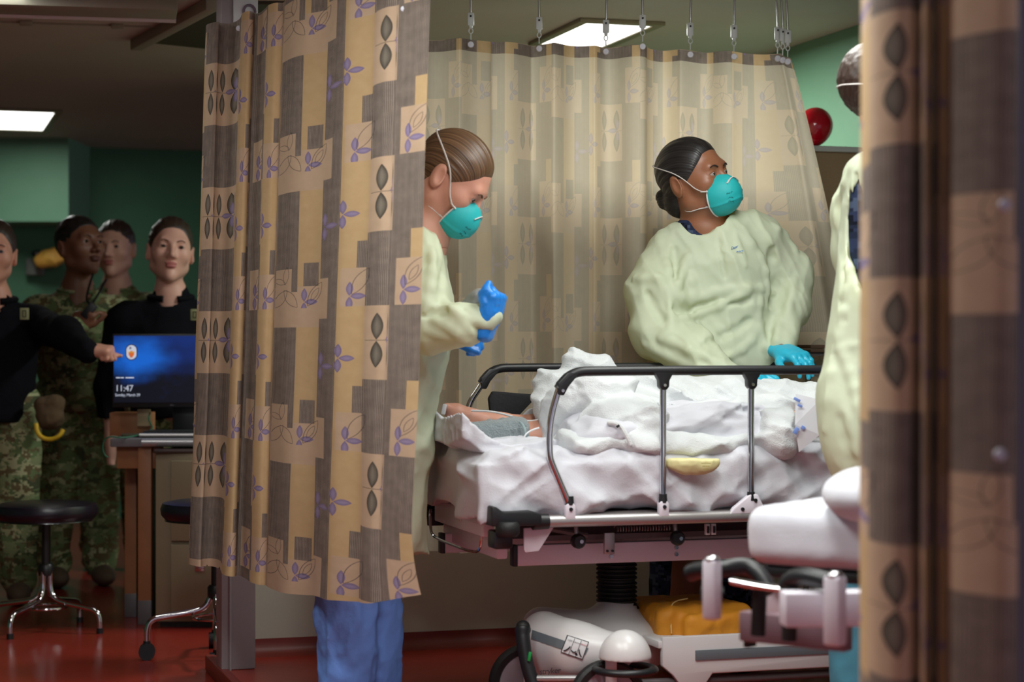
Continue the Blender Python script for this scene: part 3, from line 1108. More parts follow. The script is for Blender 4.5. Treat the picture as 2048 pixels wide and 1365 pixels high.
# crank bracket, knobs, spring, links under the deck
b = MB(); b.box(S(.315, .08, .482), (.028, .012, .055), rz=TH); br = b.build('bracket', M_ALU, st, bevel=.002)
for dt in (-.007, .007):
    b = MB(); b.cyl(S(.315 + dt, .073, .463), S(.315 + dt, .07, .463), .0035, seg=10); b.build('bolt', M_BLKPL, br)
for t_ in (.225, .495):
    b = MB(); b.lathe([(0, -.014), (.014, -.014), (.019, -.006), (.019, .006), (.014, .014), (0, .014)], S(t_, .06, .492), R=Matrix.Rotation(TH, 3, 'Z') @ Matrix.Rotation(math.pi / 2, 3, 'X'), seg=24); kn = b.build('knob', M_BLKPL, st)
    b = MB(); b.cyl(S(t_ + .004, .048, .492), S(t_ + .004, .043, .492), .005, seg=12); b.build('knob_pin', M_STEEL, kn)
    b = MB(); b.tube([S(t_, .07, .492), S(t_, .08, .535)], .006, seg=8); b.build('knob_stem', M_ALU, kn)
pts = []
for k in range(0, 20 * 12):
    a = 2 * math.pi * k / 12
    pts.append(S(.34 + .15 * k / 240, .10 + .008 * math.cos(a), .518 + .008 * math.sin(a)))
b = MB(); b.tube(pts, .0022, seg=6); b.build('spring', mat('spring_steel', srgb(120, 112, 112), rough=.35, metal=.9), st)
b = MB(); b.tube([S(.12, .12, .53), S(.27, .12, .50)], .008, seg=8); b.build('push_rod', M_DKFR, st)
b = MB(); b.box(S(1.0, .13, .495), (1.7, .018, .014), rz=TH); b.build('cross_rail', M_DKFR, st)
b = MB(); b.box(S(1.0, .22, .512), (1.8, .02, .05), rz=TH); b.build('under_pan', mat('dark_maroon_pan', srgb(70, 52, 52), rough=.5), st)
for dt in (.0, .017):
    b = MB(); b.box(S(.565 + dt, .03, .515), (.012, .01, .028), rz=TH); b.build('switch', M_LABEL, st, bevel=.001)
    b = MB(); b.box(S(.565 + dt, .024, .515), (.006, .006, .018), rz=TH); b.build('switch_key', M_BLKPL, st, bevel=.001)

# side rails


def side_rail(w, near):
    ww = w
    f = -1 if near else 1
    RZ = .925
    name = 'side_rail'
    b = MB()
    t0 = .205
    path = [S(t0 - .055, ww, RZ - .045), S(t0 - .035, ww, RZ - .018), S(t0 - .008, ww, RZ - .003), S(t0 + .03, ww, RZ), S(1.05, ww, RZ)]
    path = chaikin(path, 2)
    b.tube(path, .0125, seg=14)
    top = b.build('rail_top', M_BLKPL, st)
    posts = [(.185, .185), (.430, .430), (.672, .672), (.92, .92)]
    if near:
        # bent first post
        b = MB(); b.tube(chaikin([S(.158, ww, RZ - .03), S(.150, ww, RZ - .05), S(.128, ww, .80), S(.126, ww, .715), S(.135, ww, .69), S(.18, ww, .59)], 2), .0088, seg=14)
        po = b.build('rail_post', M_CHROME, top)
        pairs = posts[1:]
    else:
        b = MB(); b.tube(chaikin([S(.158, ww, RZ - .03), S(.150, ww, RZ - .05), S(.110, ww, .82), S(.108, ww, .76), S(.18, ww, .59)], 2), .0088, seg=14); b.build('rail_post', M_CHROME, top)
        pairs = posts[1:]
    for (ta, tb) in pairs:
        b = MB(); b.tube([S(ta, ww, RZ - .03), S(tb, ww, .59)], .0085, seg=14); b.build('rail_post', M_CHROME, top)
    # flared sockets under the top bar, with rivets
    sock = [(.158, RZ - .045)] + [(ta, RZ - .033) for ta, _ in pairs]
    for k, (ta, z) in enumerate(sock):
        b = MB()
        if k:
            b.prism([(-.035, .03), (.035, .03), (.022, .022), (.014, .008), (.013, -.008), (.006, -.016), (-.006, -.016), (-.013, -.008), (-.014, .008), (-.022, .022)], S(ta, ww - .012, z), EU, EZ, EV, .024)
        else:
            b.prism([(-.012, -.014), (.004, -.016), (.016, .006), (.05, .045), (.012, .04), (-.012, .015)], S(ta, ww - .012, z), EU, EZ, EV, .024)
        so = b.build('post_socket', M_BLKPL, top, bevel=.003)
        so.name = 'post_socket'
        b = MB(); b.cyl(S(ta, ww + f * .012, z - .004), S(ta, ww + f * .0155, z - .004), .0048, .004, seg=14); b.build('rivet', M_STEEL, top)
    # feet on the side tube
    feet = [(.18, 0), (.430, 0), (.672, 1), (.92, 0)]
    for ta, wide in feet:
        b = MB()
        if wide:
            b.prism([(-.062, -.018), (.03, -.018), (.03, .004), (.016, .03), (-.002, .034), (-.05, -.002)], S(ta, ww - .010, .575), EU, EZ, EV, .02)
        else:
            b.prism([(-.013, -.02), (.013, -.02), (.013, .012), (.008, .02), (-.008, .02), (-.013, .012)], S(ta, ww - .010, .575), EU, EZ, EV, .02)
        b.build('post_foot', M_GREYFR, top, bevel=.003)
        b = MB(); b.cyl(S(ta, ww, .59), S(ta, ww, .612), .0115, .010, seg=14); b.build('post_ferrule', M_BLKPL, top)
        for dx, dz in (((0, .003),) if not wide else ((.008, .014), (-.028, -.008))):
            b = MB(); b.cyl(S(ta + dx, ww + f * .010, .577 + dz), S(ta + dx, ww + f * .014, .577 + dz), .005, .0045, seg=12); b.build('rivet', M_BLKPL, top)


side_rail(-.005, True)
side_rail(SW + .005, False)

# mattress and its sheet
mt = thing('mattress', 'white-sheeted mattress on the occupied stretcher, sheet hem hanging loose at the foot', 'mattress', S(1.0, .34, .57))
mc = S(.585, SW / 2, .645)
mbox = rbox(mc, (.62, .315, .075), .045, ROT)
LO = np.array([-.35, 4.75, .45]); HI = np.array([1.25, 6.1, .80])


def sheet_f(P):
    d = mbox(P) - .006
    q = (P - mc.astype(F32)) @ ROT.astype(F32)
    side = np.clip((-q[:, 1] - .2) / .12, 0, 1)
    foot = np.clip((-q[:, 0] - .45) / .1, 0, 1)
    s = np.maximum(side, foot * .7)
    # swags running down the side
    ang = q[:, 0] * 1.0 + q[:, 2] * 1.2
    sw = ridged(np.stack([ang * 7, q[:, 1] * 2.5, q[:, 2] * 3.5], 1).astype(F32), 1.0, 3, warp=.6)
    sw2 = ridged(np.stack([(q[:, 0] * .6 - q[:, 2]) * 16, q[:, 1] * 5, q[:, 2] * 7], 1).astype(F32), 1.0, 8, warp=.5)
    d = d - s * (.017 * sw + .010 * sw2) - .004 * sw2 * (1 - s) - s * .006
    return d


# loose hanging hem of the sheet, down over the frame
hem = []
for k, t_ in enumerate(np.linspace(-.045, .62, 26)):
    hem.append((t_, .59 + .018 * math.sin(t_ * 23) + .01 * math.sin(t_ * 51 + 1) - .035 * math.exp(-((t_ - .02) / .10) ** 2)))


def hem_f(P):
    q = (P - S(0, 0, 0).astype(F32)) @ ROT.astype(F32)
    zb = np.interp(q[:, 0], [h[0] for h in hem], [h[1] for h in hem]).astype(F32)
    wav = .012 * np.sin(q[:, 0] * 31 + 2 * np.sin(q[:, 2] * 9)) + .006 * np.sin(q[:, 0] * 67 + 3)
    yc = .022 + wav * np.clip((.68 - q[:, 2]) / .06, 0, 1)
    sl = np.abs(q[:, 1] - yc) - .0055
    sl = np.maximum(sl, zb - q[:, 2]); sl = np.maximum(sl, q[:, 2] - .69)
    sl = np.maximum(sl, -.045 - q[:, 0]); sl = np.maximum(sl, q[:, 0] - .62)
    return sl * .8


def hemfoot_f(P):
    q = (P - S(0, 0, 0).astype(F32)) @ ROT.astype(F32)
    zb = .565 + .015 * np.sin(q[:, 1] * 19 + 1) - .02 * np.clip((.25 - q[:, 1]) / .2, 0, 1)
    xc = -.045 + .010 * np.sin(q[:, 1] * 27 + 2 * np.sin(q[:, 2] * 11)) * np.clip((.69 - q[:, 2]) / .08, 0, 1)
    sl = np.abs(q[:, 0] - xc) - .0055
    sl = np.maximum(sl, zb - q[:, 2]); sl = np.maximum(sl, q[:, 2] - .69)
    sl = np.maximum(sl, .02 - q[:, 1]); sl = np.maximum(sl, q[:, 1] - .62)
    return sl * .8


sheet_g = paper(sheet_f, .12, .030, 8, np.array([[1.0, 0, .8], [0, .8, 0], [-.35, 0, .7]]), .35)
sdf_obj('sheet', U(.02, sheet_g, hem_f, hemfoot_f), LO, HI, .0062, M_SHEET, mt)

# folded pad at the foot with the sleeve
pd = thing('absorbent_pad', 'white turned-up pad with a teal hem under the patient\'s feet', 'pad', S(.1, .35, .72))


def pad_f(P):
    q = (P - S(.0, .34, .725).astype(F32)) @ ROT.astype(F32)
    # sheet lying on the mattress and rolled up at the foot end
    curl = np.clip((.045 - q[:, 0]) / .12, 0, 1)
    zc = .002 + .062 * curl ** 1.5 + .012 * np.sin(q[:, 1] * 14) * curl + .008 * np.sin(q[:, 0] * 17 + q[:, 1] * 6)
    th = .011 + .022 * curl
    d = np.abs(q[:, 2] - zc) - th
    hw = .26 - .08 * np.clip((q[:, 0] - .1) / .2, 0, 1)
    d = np.maximum(d, np.abs(q[:, 1]) - hw)
    d = np.maximum(d, -.075 - q[:, 0]); d = np.maximum(d, q[:, 0] - .34)
    return d * .75


sdf_obj('pad', crumple(pad_f, .004, 16, 2), S(.1, .34, .7) - np.array([.42, .45, .06]), S(.1, .34, .7) + np.array([.42, .45, .17]), .0045, M_SHEET, pd)
b = MB(); b.tube(chaikin([Q(903, 838, 5.13), Q(912, 843, 5.12), Q(922, 855, 5.10), Q(927, 866, 5.09), Q(940, 880, 5.08)], 2), .0022, seg=8)
b.build('teal_hem', mat('teal_thread', srgb(90, 176, 176), rough=.7), pd)

# grey knitted support round the shin
gs = thing('leg_support', 'grey fuzzy support sleeve lying beside the patient\'s shin', 'support', Q(985, 888, 5.30))
Rz = ROT @ np.array([[math.cos(.1), 0, -math.sin(.1)], [0, 1, 0], [math.sin(.1), 0, math.cos(.1)]])
fg = rbox(Q(986, 868, 5.27), (.090, .05, .036), .022, Rz)
sdf_obj('sleeve', crumple(fg, .0025, 28, 5), Q(986, 868, 5.27) - .16, Q(986, 868, 5.27) + .16, .003, mat('grey_fleece', srgb(150, 160, 162), rough=1, noise=srgb(120, 130, 134), nscale=160, bump=.8, bump_scale=260, sheen=.4), gs)
b = MB(); b.tube(chaikin([Q(1040, 845, 5.22), Q(1047, 852, 5.20), Q(1052, 870, 5.19), Q(1054, 892, 5.2)], 2), .004, seg=8); b.build('edge_binding', mat('grey_binding', srgb(140, 156, 158), rough=.9), gs)

# heap of blankets over the legs
bk = thing('blanket', 'rumpled white cotton blanket heaped over the patient\'s legs', 'blanket', S(.7, .34, .72))
arch = chain([Q(1098, 890, 5.36), Q(1096, 830, 5.40), Q(1112, 772, 5.44), Q(1150, 740, 5.46), Q(1195, 752, 5.46), Q(1225, 800, 5.42)], [.036, .036, .042, .046, .052, .06], .03)
roll1 = chain([Q(1115, 850, 5.28), Q(1150, 800, 5.24), Q(1200, 795, 5.22), Q(1235, 775, 5.26)], [.045, .05, .05, .04], .02)
roll2 = chain([Q(1190, 905, 5.18), Q(1190, 860, 5.16), Q(1225, 840, 5.15), Q(1275, 830, 5.2)], [.045, .048, .05, .05], .02)
roll3 = chain([Q(1220, 915, 5.13), Q(1265, 890, 5.11), Q(1290, 845, 5.14)], [.03, .038, .04], .02)
legs = chain([Q(1150, 850, 5.45), Q(1300, 838, 5.5), Q(1450, 840, 5.55), Q(1650, 842, 5.6)], [.10, .110, .105, .10], .06)
front = chain([Q(1290, 880, 5.28), Q(1420, 870, 5.32), Q(1560, 855, 5.36), Q(1680, 850, 5.4)], [.07, .08, .075, .08], .05)
shirt = chain([Q(1560, 850, 5.22), Q(1550, 890, 5.2)], [.055, .05], .02)
flat = rbox(S(.75, .33, .735), (.55, .31, .022), .02, ROT)
blank0 = U(.018, U(.05, legs, front, flat), arch, roll1, roll2, roll3, shirt)


def blanket_f(P):
    d = blank0(P)
    near = np.abs(d) < .05
    if near.any():
        Pn = P[near]
        q = Pn @ ROT.astype(F32)
        # long diagonal folds sweeping down to the right, and fine rumples
        a = q[:, 0] * .55 + q[:, 2] * 1.0
        c = q[:, 0] * 1.0 - q[:, 2] * .5
        r1 = ridged(np.stack([a * 15, c * 3.2, q[:, 1] * 5], 1).astype(F32), 1.0, 21, warp=.9)
        r2 = ridged(np.stack([a * 26, c * 9, q[:, 1] * 14], 1).astype(F32), 1.0, 25, warp=.8)
        r3 = ridged(Pn, 34, 31, warp=.6)
        d = d.copy(); d[near] -= .013 * r1 + .004 * r2 + .001 * r3
    return d


blanket_g = paper(blanket_f, .12, .032, 3, np.array([[.9, 0, .6], [0, 1, 0], [-.6, 0, 1.3]]), .22)
sdf_obj('cloth', blanket_g, (.05, 4.95, .67), (1.05, 5.85, 1.02), .0046, M_BLANK, bk)
# thick piped edge and tag of the blanket
b = MB(); b.tube(chaikin([Q(1215, 845, 5.07), Q(1238, 848, 5.06), Q(1252, 868, 5.05), Q(1262, 890, 5.05)], 2), .006, seg=8); b.build('hem_cord', M_BLANK, bk)
b = MB(); b.box(Q(1236, 853, 5.045), (.009, .003, .006), R=Matrix.Rotation(-.6, 3, 'Y')); b.build('care_tag', M_INK, bk)
# draw sheet over the side of the mattress, with sweeping folds
ds = thing('draw_sheet', 'white draw sheet hanging in long folds over the side of the mattress', 'sheet', S(.8, .0, .62))


def draw_f(P):
    q = (P - S(0, 0, 0).astype(F32)) @ ROT.astype(F32)
    t_, w, z = q[:, 0], q[:, 1], q[:, 2]
    sag = .03 * np.sin(np.clip((t_ - .25) / 1.0, 0, 1) * math.pi)
    base = rbox(S(.83, .325, .735), (.60, .285, .085), .06, ROT)(P)
    # catenary-like folds
    ph = (z + .16 * (t_ - .78) ** 2) * 62 + 1.3 * np.sin(t_ * 5)
    n = vnoise(np.stack([t_ * 5, w * 4, z * 12], 1).astype(F32), 44)
    rr = ridged(np.stack([(z * 1.0 + .25 * t_) * 20, t_ * 4, w * 8], 1).astype(F32), 1.0, 51, warp=.8)
    return base - .010 * np.sin(ph + n * 2.5) - .006 * n - .007 * rr


dsf = paper(draw_f, .10, .022, 5, np.array([[.45, 0, .35], [0, 1, 0], [-.4, 0, 1.6]]), .4)
sdf_obj('cloth', dsf, S(.2, -.1, .6) - np.array([.25, .1, 0]), S(1.45, .66, .88) + np.array([.1, .1, 0]), .0055, M_SHEET, ds)

# yellow packet peeping out between the folds
yp = thing('packet', 'yellow packet with small print showing between the white sheet folds', 'packet', Q(1385, 945, 5.0))
fy = lambda P: smax(el(Q(1385, 924, 5.085), (.068, .022, .034))(P), (P[:, 2] - Q(1385, 921, 5.04)[2]).astype(F32), .006)
sdf_obj('pouch', crumple(fy, .002, 20, 3), Q(1383, 935, 5.06) - .11, Q(1383, 935, 5.06) + .11, .003, mat('yellow_plastic', srgb(214, 206, 152), rough=.6), yp)
for k in range(3):
    b = MB(); b.box(Q(1412, 927 + 6 * k, 5.036), (.024 - .006 * k, .001, .0016)); b.build('print_line', mat('olive_ink', srgb(150, 136, 60)), yp, smooth=False)

# printed white wrapper near the head end
wp = thing('wrapper', 'white plastic wrapper with blue print beside the gowned figure at the right', 'wrapper', Q(1600, 890, 5.12))
b = MB()
g0 = [Q(1592, 788, 5.14), Q(1640, 800, 5.12), Q(1640, 870, 5.12), Q(1598, 905, 5.14), Q(1590, 850, 5.13)]
vs = [b.bm.verts.new(Vector(p)) for p in g0]; vs2 = [b.bm.verts.new(Vector(p + np.array([0, .004, 0]))) for p in g0]
b.bm.faces.new(vs); b.bm.faces.new(list(reversed(vs2)))
for k in range(5): b.bm.faces.new((vs[k], vs2[k], vs2[(k + 1) % 5], vs[(k + 1) % 5]))
b.build('film', mat('white_film', srgb(214, 216, 222), rough=.35), wp, smooth=False)
M_BLUEP = mat('blue_print', srgb(120, 146, 214), rough=.5)
for (px, py, w, h) in ((1594, 800, 14, 6), (1600, 812, 10, 5), (1592, 862, 9, 14), (1606, 856, 8, 7)):
    b = MB(); b.box(Q(px, py, 5.122), (w * .00128, .002, h * .00128), R=Matrix.Rotation(.5, 3, 'Y')); b.build('print_mark', M_BLUEP, wp, bevel=.0004)
# black head-side panel behind the heap
b = MB(); b.prism([(0, -.01), (.035, 0), (.12, .085), (.12, .10), (.0, .11), (-.012, .09)], S(.16, .60, .75), EU, EZ, EV, .02)
o = b.build('monitor_bag', mat('black_fabric', srgb(20, 20, 24), rough=.8, bump=.2), bevel=.004)
tag(o, 'black upright pouch hanging on the far rail behind the blanket heap', 'pouch')

# column bellows
cx = S(.434, SW / 2 + .01, 0)
prof = [(.0, .275)]
zz = .282
k = 0
while zz < .425:
    prof += [(.050, zz), (.0555, zz + .0035), (.0555, zz + .007), (.050, zz + .0105)]
    zz += .0115 + (.004 if k == 5 else 0); k += 1
prof += [(.0, .43)]
b = MB(); b.lathe(prof, cx, seg=40); b.build('lift_bellows', M_BLKRUB, st)
b = MB(); b.lathe([(0, .272), (.058, .272), (.062, .279), (.055, .285), (0, .285)], cx, seg=40); b.build('bellows_collar', M_BLKRUB, st)

# base hood
D1 = 5.22
hood = U(.06,
         rc(Q(1082, 1252, 5.36), Q(1200, 1268, 5.36), .050, .060),
         el(Q(1247, 1296, 5.36), (.112, .12, .088)),
         rc(cx + EZ * .268, cx + EZ * .18, .050, .085),
         rc(Q(1088, 1268, 5.20), Q(1150, 1302, 5.12), .055, .062),
         rc(Q(1150, 1302, 5.12), Q(1235, 1306, 5.08), .062, .050),
         rc(Q(1092, 1290, 5.19), Q(1112, 1335, 5.17), .050, .048))
dome = lambda P: np.maximum(el(Q(1250, 1318, 4.99), (.066, .066, .072))(P), half((0, 0, -1), -(1 - (1318 - HZ) * 4.99 / FPX))(P))
hood2 = U(.012, hood, dome)
zcut = .135
hood3 = lambda P: smax(hood2(P), (-(P[:, 2]) + zcut + .11 * np.clip((P[:, 0] - .16) / .14, 0, 1) * 0), .006)
sdf_obj('base_hood', hood3, Q(1000, 1400, 5.4) * [1, 0, 0] + np.array([-.15, 4.8, .1]), np.array([.62, 5.7, .34]), .0045, M_GREYPL, st)
bh = [c for c in st.children if c.name.startswith('base_hood')][0]
# tray panel with stripe
b = MB(); b.prism([(.46, .235), (1.95, .235), (1.95, .135), (.60, .135), (.555, .075), (.535, .075), (.49, .135), (.46, .16)], S(0, .075, 0), EU, EZ, EV, .02); tp = b.build('base_side_panel', M_GREYPL, st, bevel=.004)
b = MB(); b.box(S(1.24, .073, .185), (1.38, .004, .026), rz=TH); b.build('stripe', M_GREYINK, tp, bevel=.001)
b = MB(); b.box(S(1.2, .34, .215), (1.5, .52, .02), rz=TH); b.build('base_tray', M_GREYPL, st, bevel=.004)
b = MB(); b.tube([S(.30, .10, .115), S(1.9, .10, .115)], .011, seg=10); b.build('linkage_tube', M_DKFR, st)
b = MB(); b.tube([S(.30, .48, .115), S(1.9, .48, .115)], .011, seg=10); b.build('linkage_tube', M_DKFR, st)
# stripe, decal and lettering on the hood
def on_hood(px, py, d0):
    """point of the hood's surface seen around this pixel"""
    ds_ = np.arange(4.8, 5.5, .002)
    P = np.stack([(px - 1024.0) * ds_ / FPX, ds_, CAM_H + (HZ - py) * ds_ / FPX], 1).astype(F32)
    k = np.nonzero(hood3(P) < 0)[0]
    return Q(px, py, ds_[k[0]] if len(k) else d0)


def patch(quad, m, name, parent, nx=10, ny=3, lift=.0015):
    V = []
    for j in range(ny + 1):
        for i in range(nx + 1):
            a, c = i / nx, j / ny
            px = (quad[0][0] * (1 - a) + quad[1][0] * a) * (1 - c) + (quad[3][0] * (1 - a) + quad[2][0] * a) * c
            py = (quad[0][1] * (1 - a) + quad[1][1] * a) * (1 - c) + (quad[3][1] * (1 - a) + quad[2][1] * a) * c
            V.append(on_hood(px, py, 5.2) - np.array([0, lift, 0]))
    I = np.arange((nx + 1) * (ny + 1)).reshape(ny + 1, nx + 1)
    F = np.stack([I[:-1, :-1], I[1:, :-1], I[1:, 1:], I[:-1, 1:]], -1).reshape(-1, 4)
    return mesh_obj(name, V, F, m, parent)


patch([(1064, 1260), (1132, 1283), (1126, 1300), (1062, 1278)], M_GREYINK, 'hood_stripe', bh, 14, 2, .0035)
patch([(1170, 1295), (1177, 1297), (1170, 1311), (1164, 1309)], M_GREYINK, 'hood_stripe', bh, 2, 2, .0035)
dq = [(1136, 1272), (1176, 1285), (1164, 1318), (1123, 1304)]
patch([(1134, 1270), (1178, 1284), (1165, 1320), (1121, 1305)], M_INK, 'pedal_decal_border', bh, 6, 6, .0040)
pdq = patch(dq, M_LABEL, 'pedal_decal', bh, 6, 6, .0050)


def decal(a, c, lift=.0075):
    """point of the decal at fractions a (right) and c (up)"""
    px = (1123 * (1 - a) + 1164 * a) * (1 - c) + (1136 * (1 - a) + 1176 * a) * c
    py = (1304 * (1 - a) + 1318 * a) * (1 - c) + (1272 * (1 - a) + 1285 * a) * c
    return on_hood(px, py, 5.1) - np.array([0, lift, 0])


for f_ in (.34, .67):
    b = MB(); b.tube([decal(f_, c_) for c_ in np.linspace(0, 1, 6)], .0006, seg=6); b.build('decal_line', M_INK, bh)
for f_, tx, mm in ((.04, 'STEER', M_GREYINK), (.36, 'NEUTRAL', M_INK), (.70, 'BRAKE', mat('red_ink', srgb(170, 40, 60)))):
    t0_ = decal(f_, .76, .0085)
    lettering('decal_text', tx, .0052 if len(tx) < 6 else .0040, t0_, decal(f_ + .28, .76, .0085) - t0_, decal(f_, .96, .0085) - t0_, mm, bh, .0002)
for f_, a0 in ((.17, -.5), (.5, 0), (.83, .5)):
    b = MB(); b.tube([decal(f_ + .12 * math.sin(a), .35 - .14 * math.cos(a) - a0 * .35 * math.sin(a)) for a in np.linspace(-1.2, 1.2, 9)], .0015, seg=6); b.build('decal_pictogram', M_INK, bh)
o1 = on_hood(1078, 1341, 5.15); o2 = on_hood(1112, 1345, 5.15); ym = min(on_hood(x_, 1335, 5.15)[1] for x_ in (1078, 1090, 1100, 1112)); o1[1] = o2[1] = ym - .006
lettering('maker_lettering', 'stryker', .021, o1, o2 - o1, EZ + np.array([.05, 0, 0]), M_INK, bh, .0006, spacing=.9)

# wheels: casters at the foot end and the head end


def caster(c, r, name='caster'):
    c = np.asarray(c, float)
    Rm = Matrix.Rotation(TH, 3, 'Z') @ Matrix.Rotation(math.pi / 2, 3, 'X')
    b = MB(); b.lathe([(r * .78, -.016), (r * .93, -.018), (r, -.010), (r, .010), (r * .93, .018), (r * .78, .016), (r * .78, -.016)], c, R=Rm, seg=48)
    ty = b.build(name, M_BLKRUB, st)
    b = MB(); b.lathe([(0, -.012), (r * .75, -.012), (r * .78, -.008), (r * .78, .008), (r * .75, .012), (0, .012)], c, R=Rm, seg=40)
    b.build('wheel_disc', mat('wheel_grey', srgb(150, 144, 152), rough=.45), ty)
    b = MB(); b.lathe([(r * .755, -.016), (r * .775, -.017), (r * .79, -.016)], c, R=Rm, seg=40); b.build('wheel_ring', M_LABEL, ty)
    b = MB(); b.cyl(c - EV * .024, c + EV * .024, .012, seg=14); b.build('axle', M_STEEL, ty)
    b = MB(); b.box(c + EV * .026 + EZ * r * .5, (.03, .006, r * 1.15), rz=TH); b.box(c - EV * .026 + EZ * r * .5, (.03, .006, r * 1.15), rz=TH); b.build('fork', M_GREYPL, ty, bevel=.002)


RW = .100
pw_far = Q(1052, 1365, (CAM_H - RW) * FPX / (1365 - HZ))
pw_near = Q(1215, 1400, (CAM_H - RW) * FPX / (1400 - HZ))
for p in (pw_far, pw_near, pw_far + EU * 1.3, pw_near + EU * 1.3):
    caster((p[0], p[1], RW), RW)
# black bumper ring under the dome
dc = Q(1250, 1330, 4.99)
b = MB(); b.tube([dc + EU * .072 * math.cos(a) + EV * .072 * math.sin(a) - EZ * .012 for a in np.linspace(0, 2 * math.pi, 40)[:-1]], .012, seg=12, closed=True, flat=.8); b.build('bumper_ring', M_BLKPL, st)
# brake pedal with green mark
b = MB(); b.tube(chaikin([Q(1046, 1256, 5.10), Q(1045, 1275, 5.09), Q(1050, 1310, 5.08), Q(1058, 1345, 5.07), Q(1072, 1385, 5.06)], 2), [.019] * 1 + [.0205] * 3 + [.018] * 5 + [.0175] * 20, seg=16)
pdl = b.build('pedal', M_BLKPL, st)
b = MB(); b.ball(Q(1046, 1256, 5.10), .019, seg=18); b.build('pedal_tip', M_BLKRUB, pdl)
b = MB(); b.box(Q(1059, 1314, 5.055), (.008, .006, .024), R=Matrix.Rotation(.18, 3, 'Y')); b.build('pedal_mark', M_GREEN_L, pdl, bevel=.002)
b = MB(); b.tube([Q(1075, 1358, 5.06), Q(1200, 1358, 5.02)], .009, seg=12); b.build('pedal_shaft', M_ALU, st)

# orange wrapped bundle on the tray
ob = thing('bundle', 'orange wrapped bundle tied with string on the stretcher base tray', 'bundle', Q(1400, 1275, 5.45))
ct = Q(1400, 1240, 5.42)
fo = U(.02, rbox(ct + np.array([-.03, 0, 0]), (.135, .13, .052), .025, ROT), rbox(Q(1425, 1250, 5.32), (.10, .06, .035), .02, ROT))
fo = creases(fo, [([Q(1385, 1235, 5.25), Q(1400, 1262, 5.25)], .008, .012), ([Q(1420, 1250, 5.25), Q(1400, 1262, 5.25)], .008, .01), ([Q(1300, 1225, 5.3), Q(1330, 1250, 5.3)], -.006, .012)])
sdf_obj('wrapping', crumple(fo, .004, 13, 6), ct - .26, ct + .26, .005, mat('orange_wrap', srgb(224, 150, 36), rough=.65, noise=srgb(204, 128, 28), bump=.15), ob)
b = MB(); b.tube(chaikin([Q(1343, 1268, 5.26), Q(1341, 1225, 5.27), Q(1345, 1204, 5.30), Q(1375, 1198, 5.34)], 2), .0018, seg=6); b.build('string', mat('pale_string', srgb(220, 190, 130)), ob)

# ------------------------------------------------------------------ the nearer, empty stretcher at the right
s2 = thing('stretcher', 'empty out-of-focus stretcher in the near right, cut off by the foreground curtain', 'stretcher', (1.0, 3.7, 0.0))
M2 = lambda px, py, d: Q(px, py, d)
PHI = math.radians(-38)
e_w = np.array([math.cos(PHI), math.sin(PHI), 0]); e_l = np.array([-math.sin(PHI), math.cos(PHI), 0])
c0 = Q(1490, 1070, 3.9)


def T(a, l, z):           # a across the foot end (towards the camera), l along the stretcher
    return np.array([c0[0], c0[1], 0]) + e_w * a + e_l * l + EZ * z


m2 = thing('mattress', 'bare white mattress of the near stretcher at the lower right', 'mattress', T(.3, .4, .55))
R2 = np.array([[e_w[0], e_l[0], 0], [e_w[1], e_l[1], 0], [0, 0, 1]])
zt, zb_ = CAM_H - (1010 - HZ) * 3.9 / FPX, CAM_H - (1135 - HZ) * 3.85 / FPX
f2 = rbox(T(.33, .75, (zt + zb_) / 2), (.33, .76, (zt - zb_) / 2), .035, R2)
sdf_obj('cover', crumple(f2, .002, 7, 9), T(.33, .75, .5) - np.array([.85, .85, .1]), T(.33, .75, .8) + np.array([.85, .85, .1]), .01, M_SHEET, m2)
pl2 = thing('pillow', 'white pillow on the near mattress beside the foreground curtain', 'pillow', Q(1715, 1008, 3.75))
fp = el(Q(1755, 990, 3.75), (.10, .14, .055))
sdf_obj('pillowcase', crumple(fp, .002, 9, 5), Q(1755, 990, 3.75) - .2, Q(1755, 990, 3.75) + .2, .006, M_SHEET, pl2)
b = MB(); b.box(T(.33, .75, zb_ - .012), (.62, 1.5, .02), rz=PHI); b.build('deck', M_BLKPL, s2, bevel=.004)
for (px, y0, y1, d, w_) in ((1424, 1120, 1240, 3.60, .028), (1670, 1152, 1292, 3.42, .032)):
    p = Q(px, (y0 + y1) / 2, d); h_ = (y1 - y0) * d / FPX
    b = MB(); b.box(p, (w_, w_, h_), rz=PHI); po = b.build('corner_post', M_GREYFR, s2, bevel=.006)
    b = MB(); b.ball(p + EZ * (h_ / 2), (w_ * .5, w_ * .5, .008), seg=14); b.build('post_cap', M_CHROME, po)
b = MB(); b.tube([Q(1402, 1186, 3.70), Q(1446, 1188, 3.70)], .013, seg=12); b.build('rubber_band', M_BLKRUB, s2)
b = MB(); b.tube(chaikin([Q(1380, 1148, 3.76), Q(1400, 1140, 3.74), Q(1440, 1140, 3.70), Q(1490, 1130, 3.72), Q(1520, 1150, 3.70), Q(1540, 1185, 3.68)], 2), .016, seg=14); b.build('push_handle', M_BLKPL, s2)
b = MB(); b.tube(chaikin([Q(1572, 1180, 3.55), Q(1580, 1160, 3.54), Q(1610, 1152, 3.5), Q(1660, 1165, 3.46)], 2), .016, seg=14); b.build('push_handle', M_BLKPL, s2)
b = MB(); b.tube(chaikin([Q(1465, 1163, 3.62), Q(1530, 1176, 3.57), Q(1590, 1182, 3.53)], 2), .0095, seg=12, flat=.7); b.build('chrome_bar', M_CHROME, s2)
for (px, y0, y1, d) in ((1516, 1170, 1272, 3.6), (1578, 1175, 1282, 3.53)):
    b = MB(); b.tube([Q(px + 4, y0, d), Q(px, y1, d)], .0135, seg=14); b.build('lever_grip', M_BLKRUB, s2)
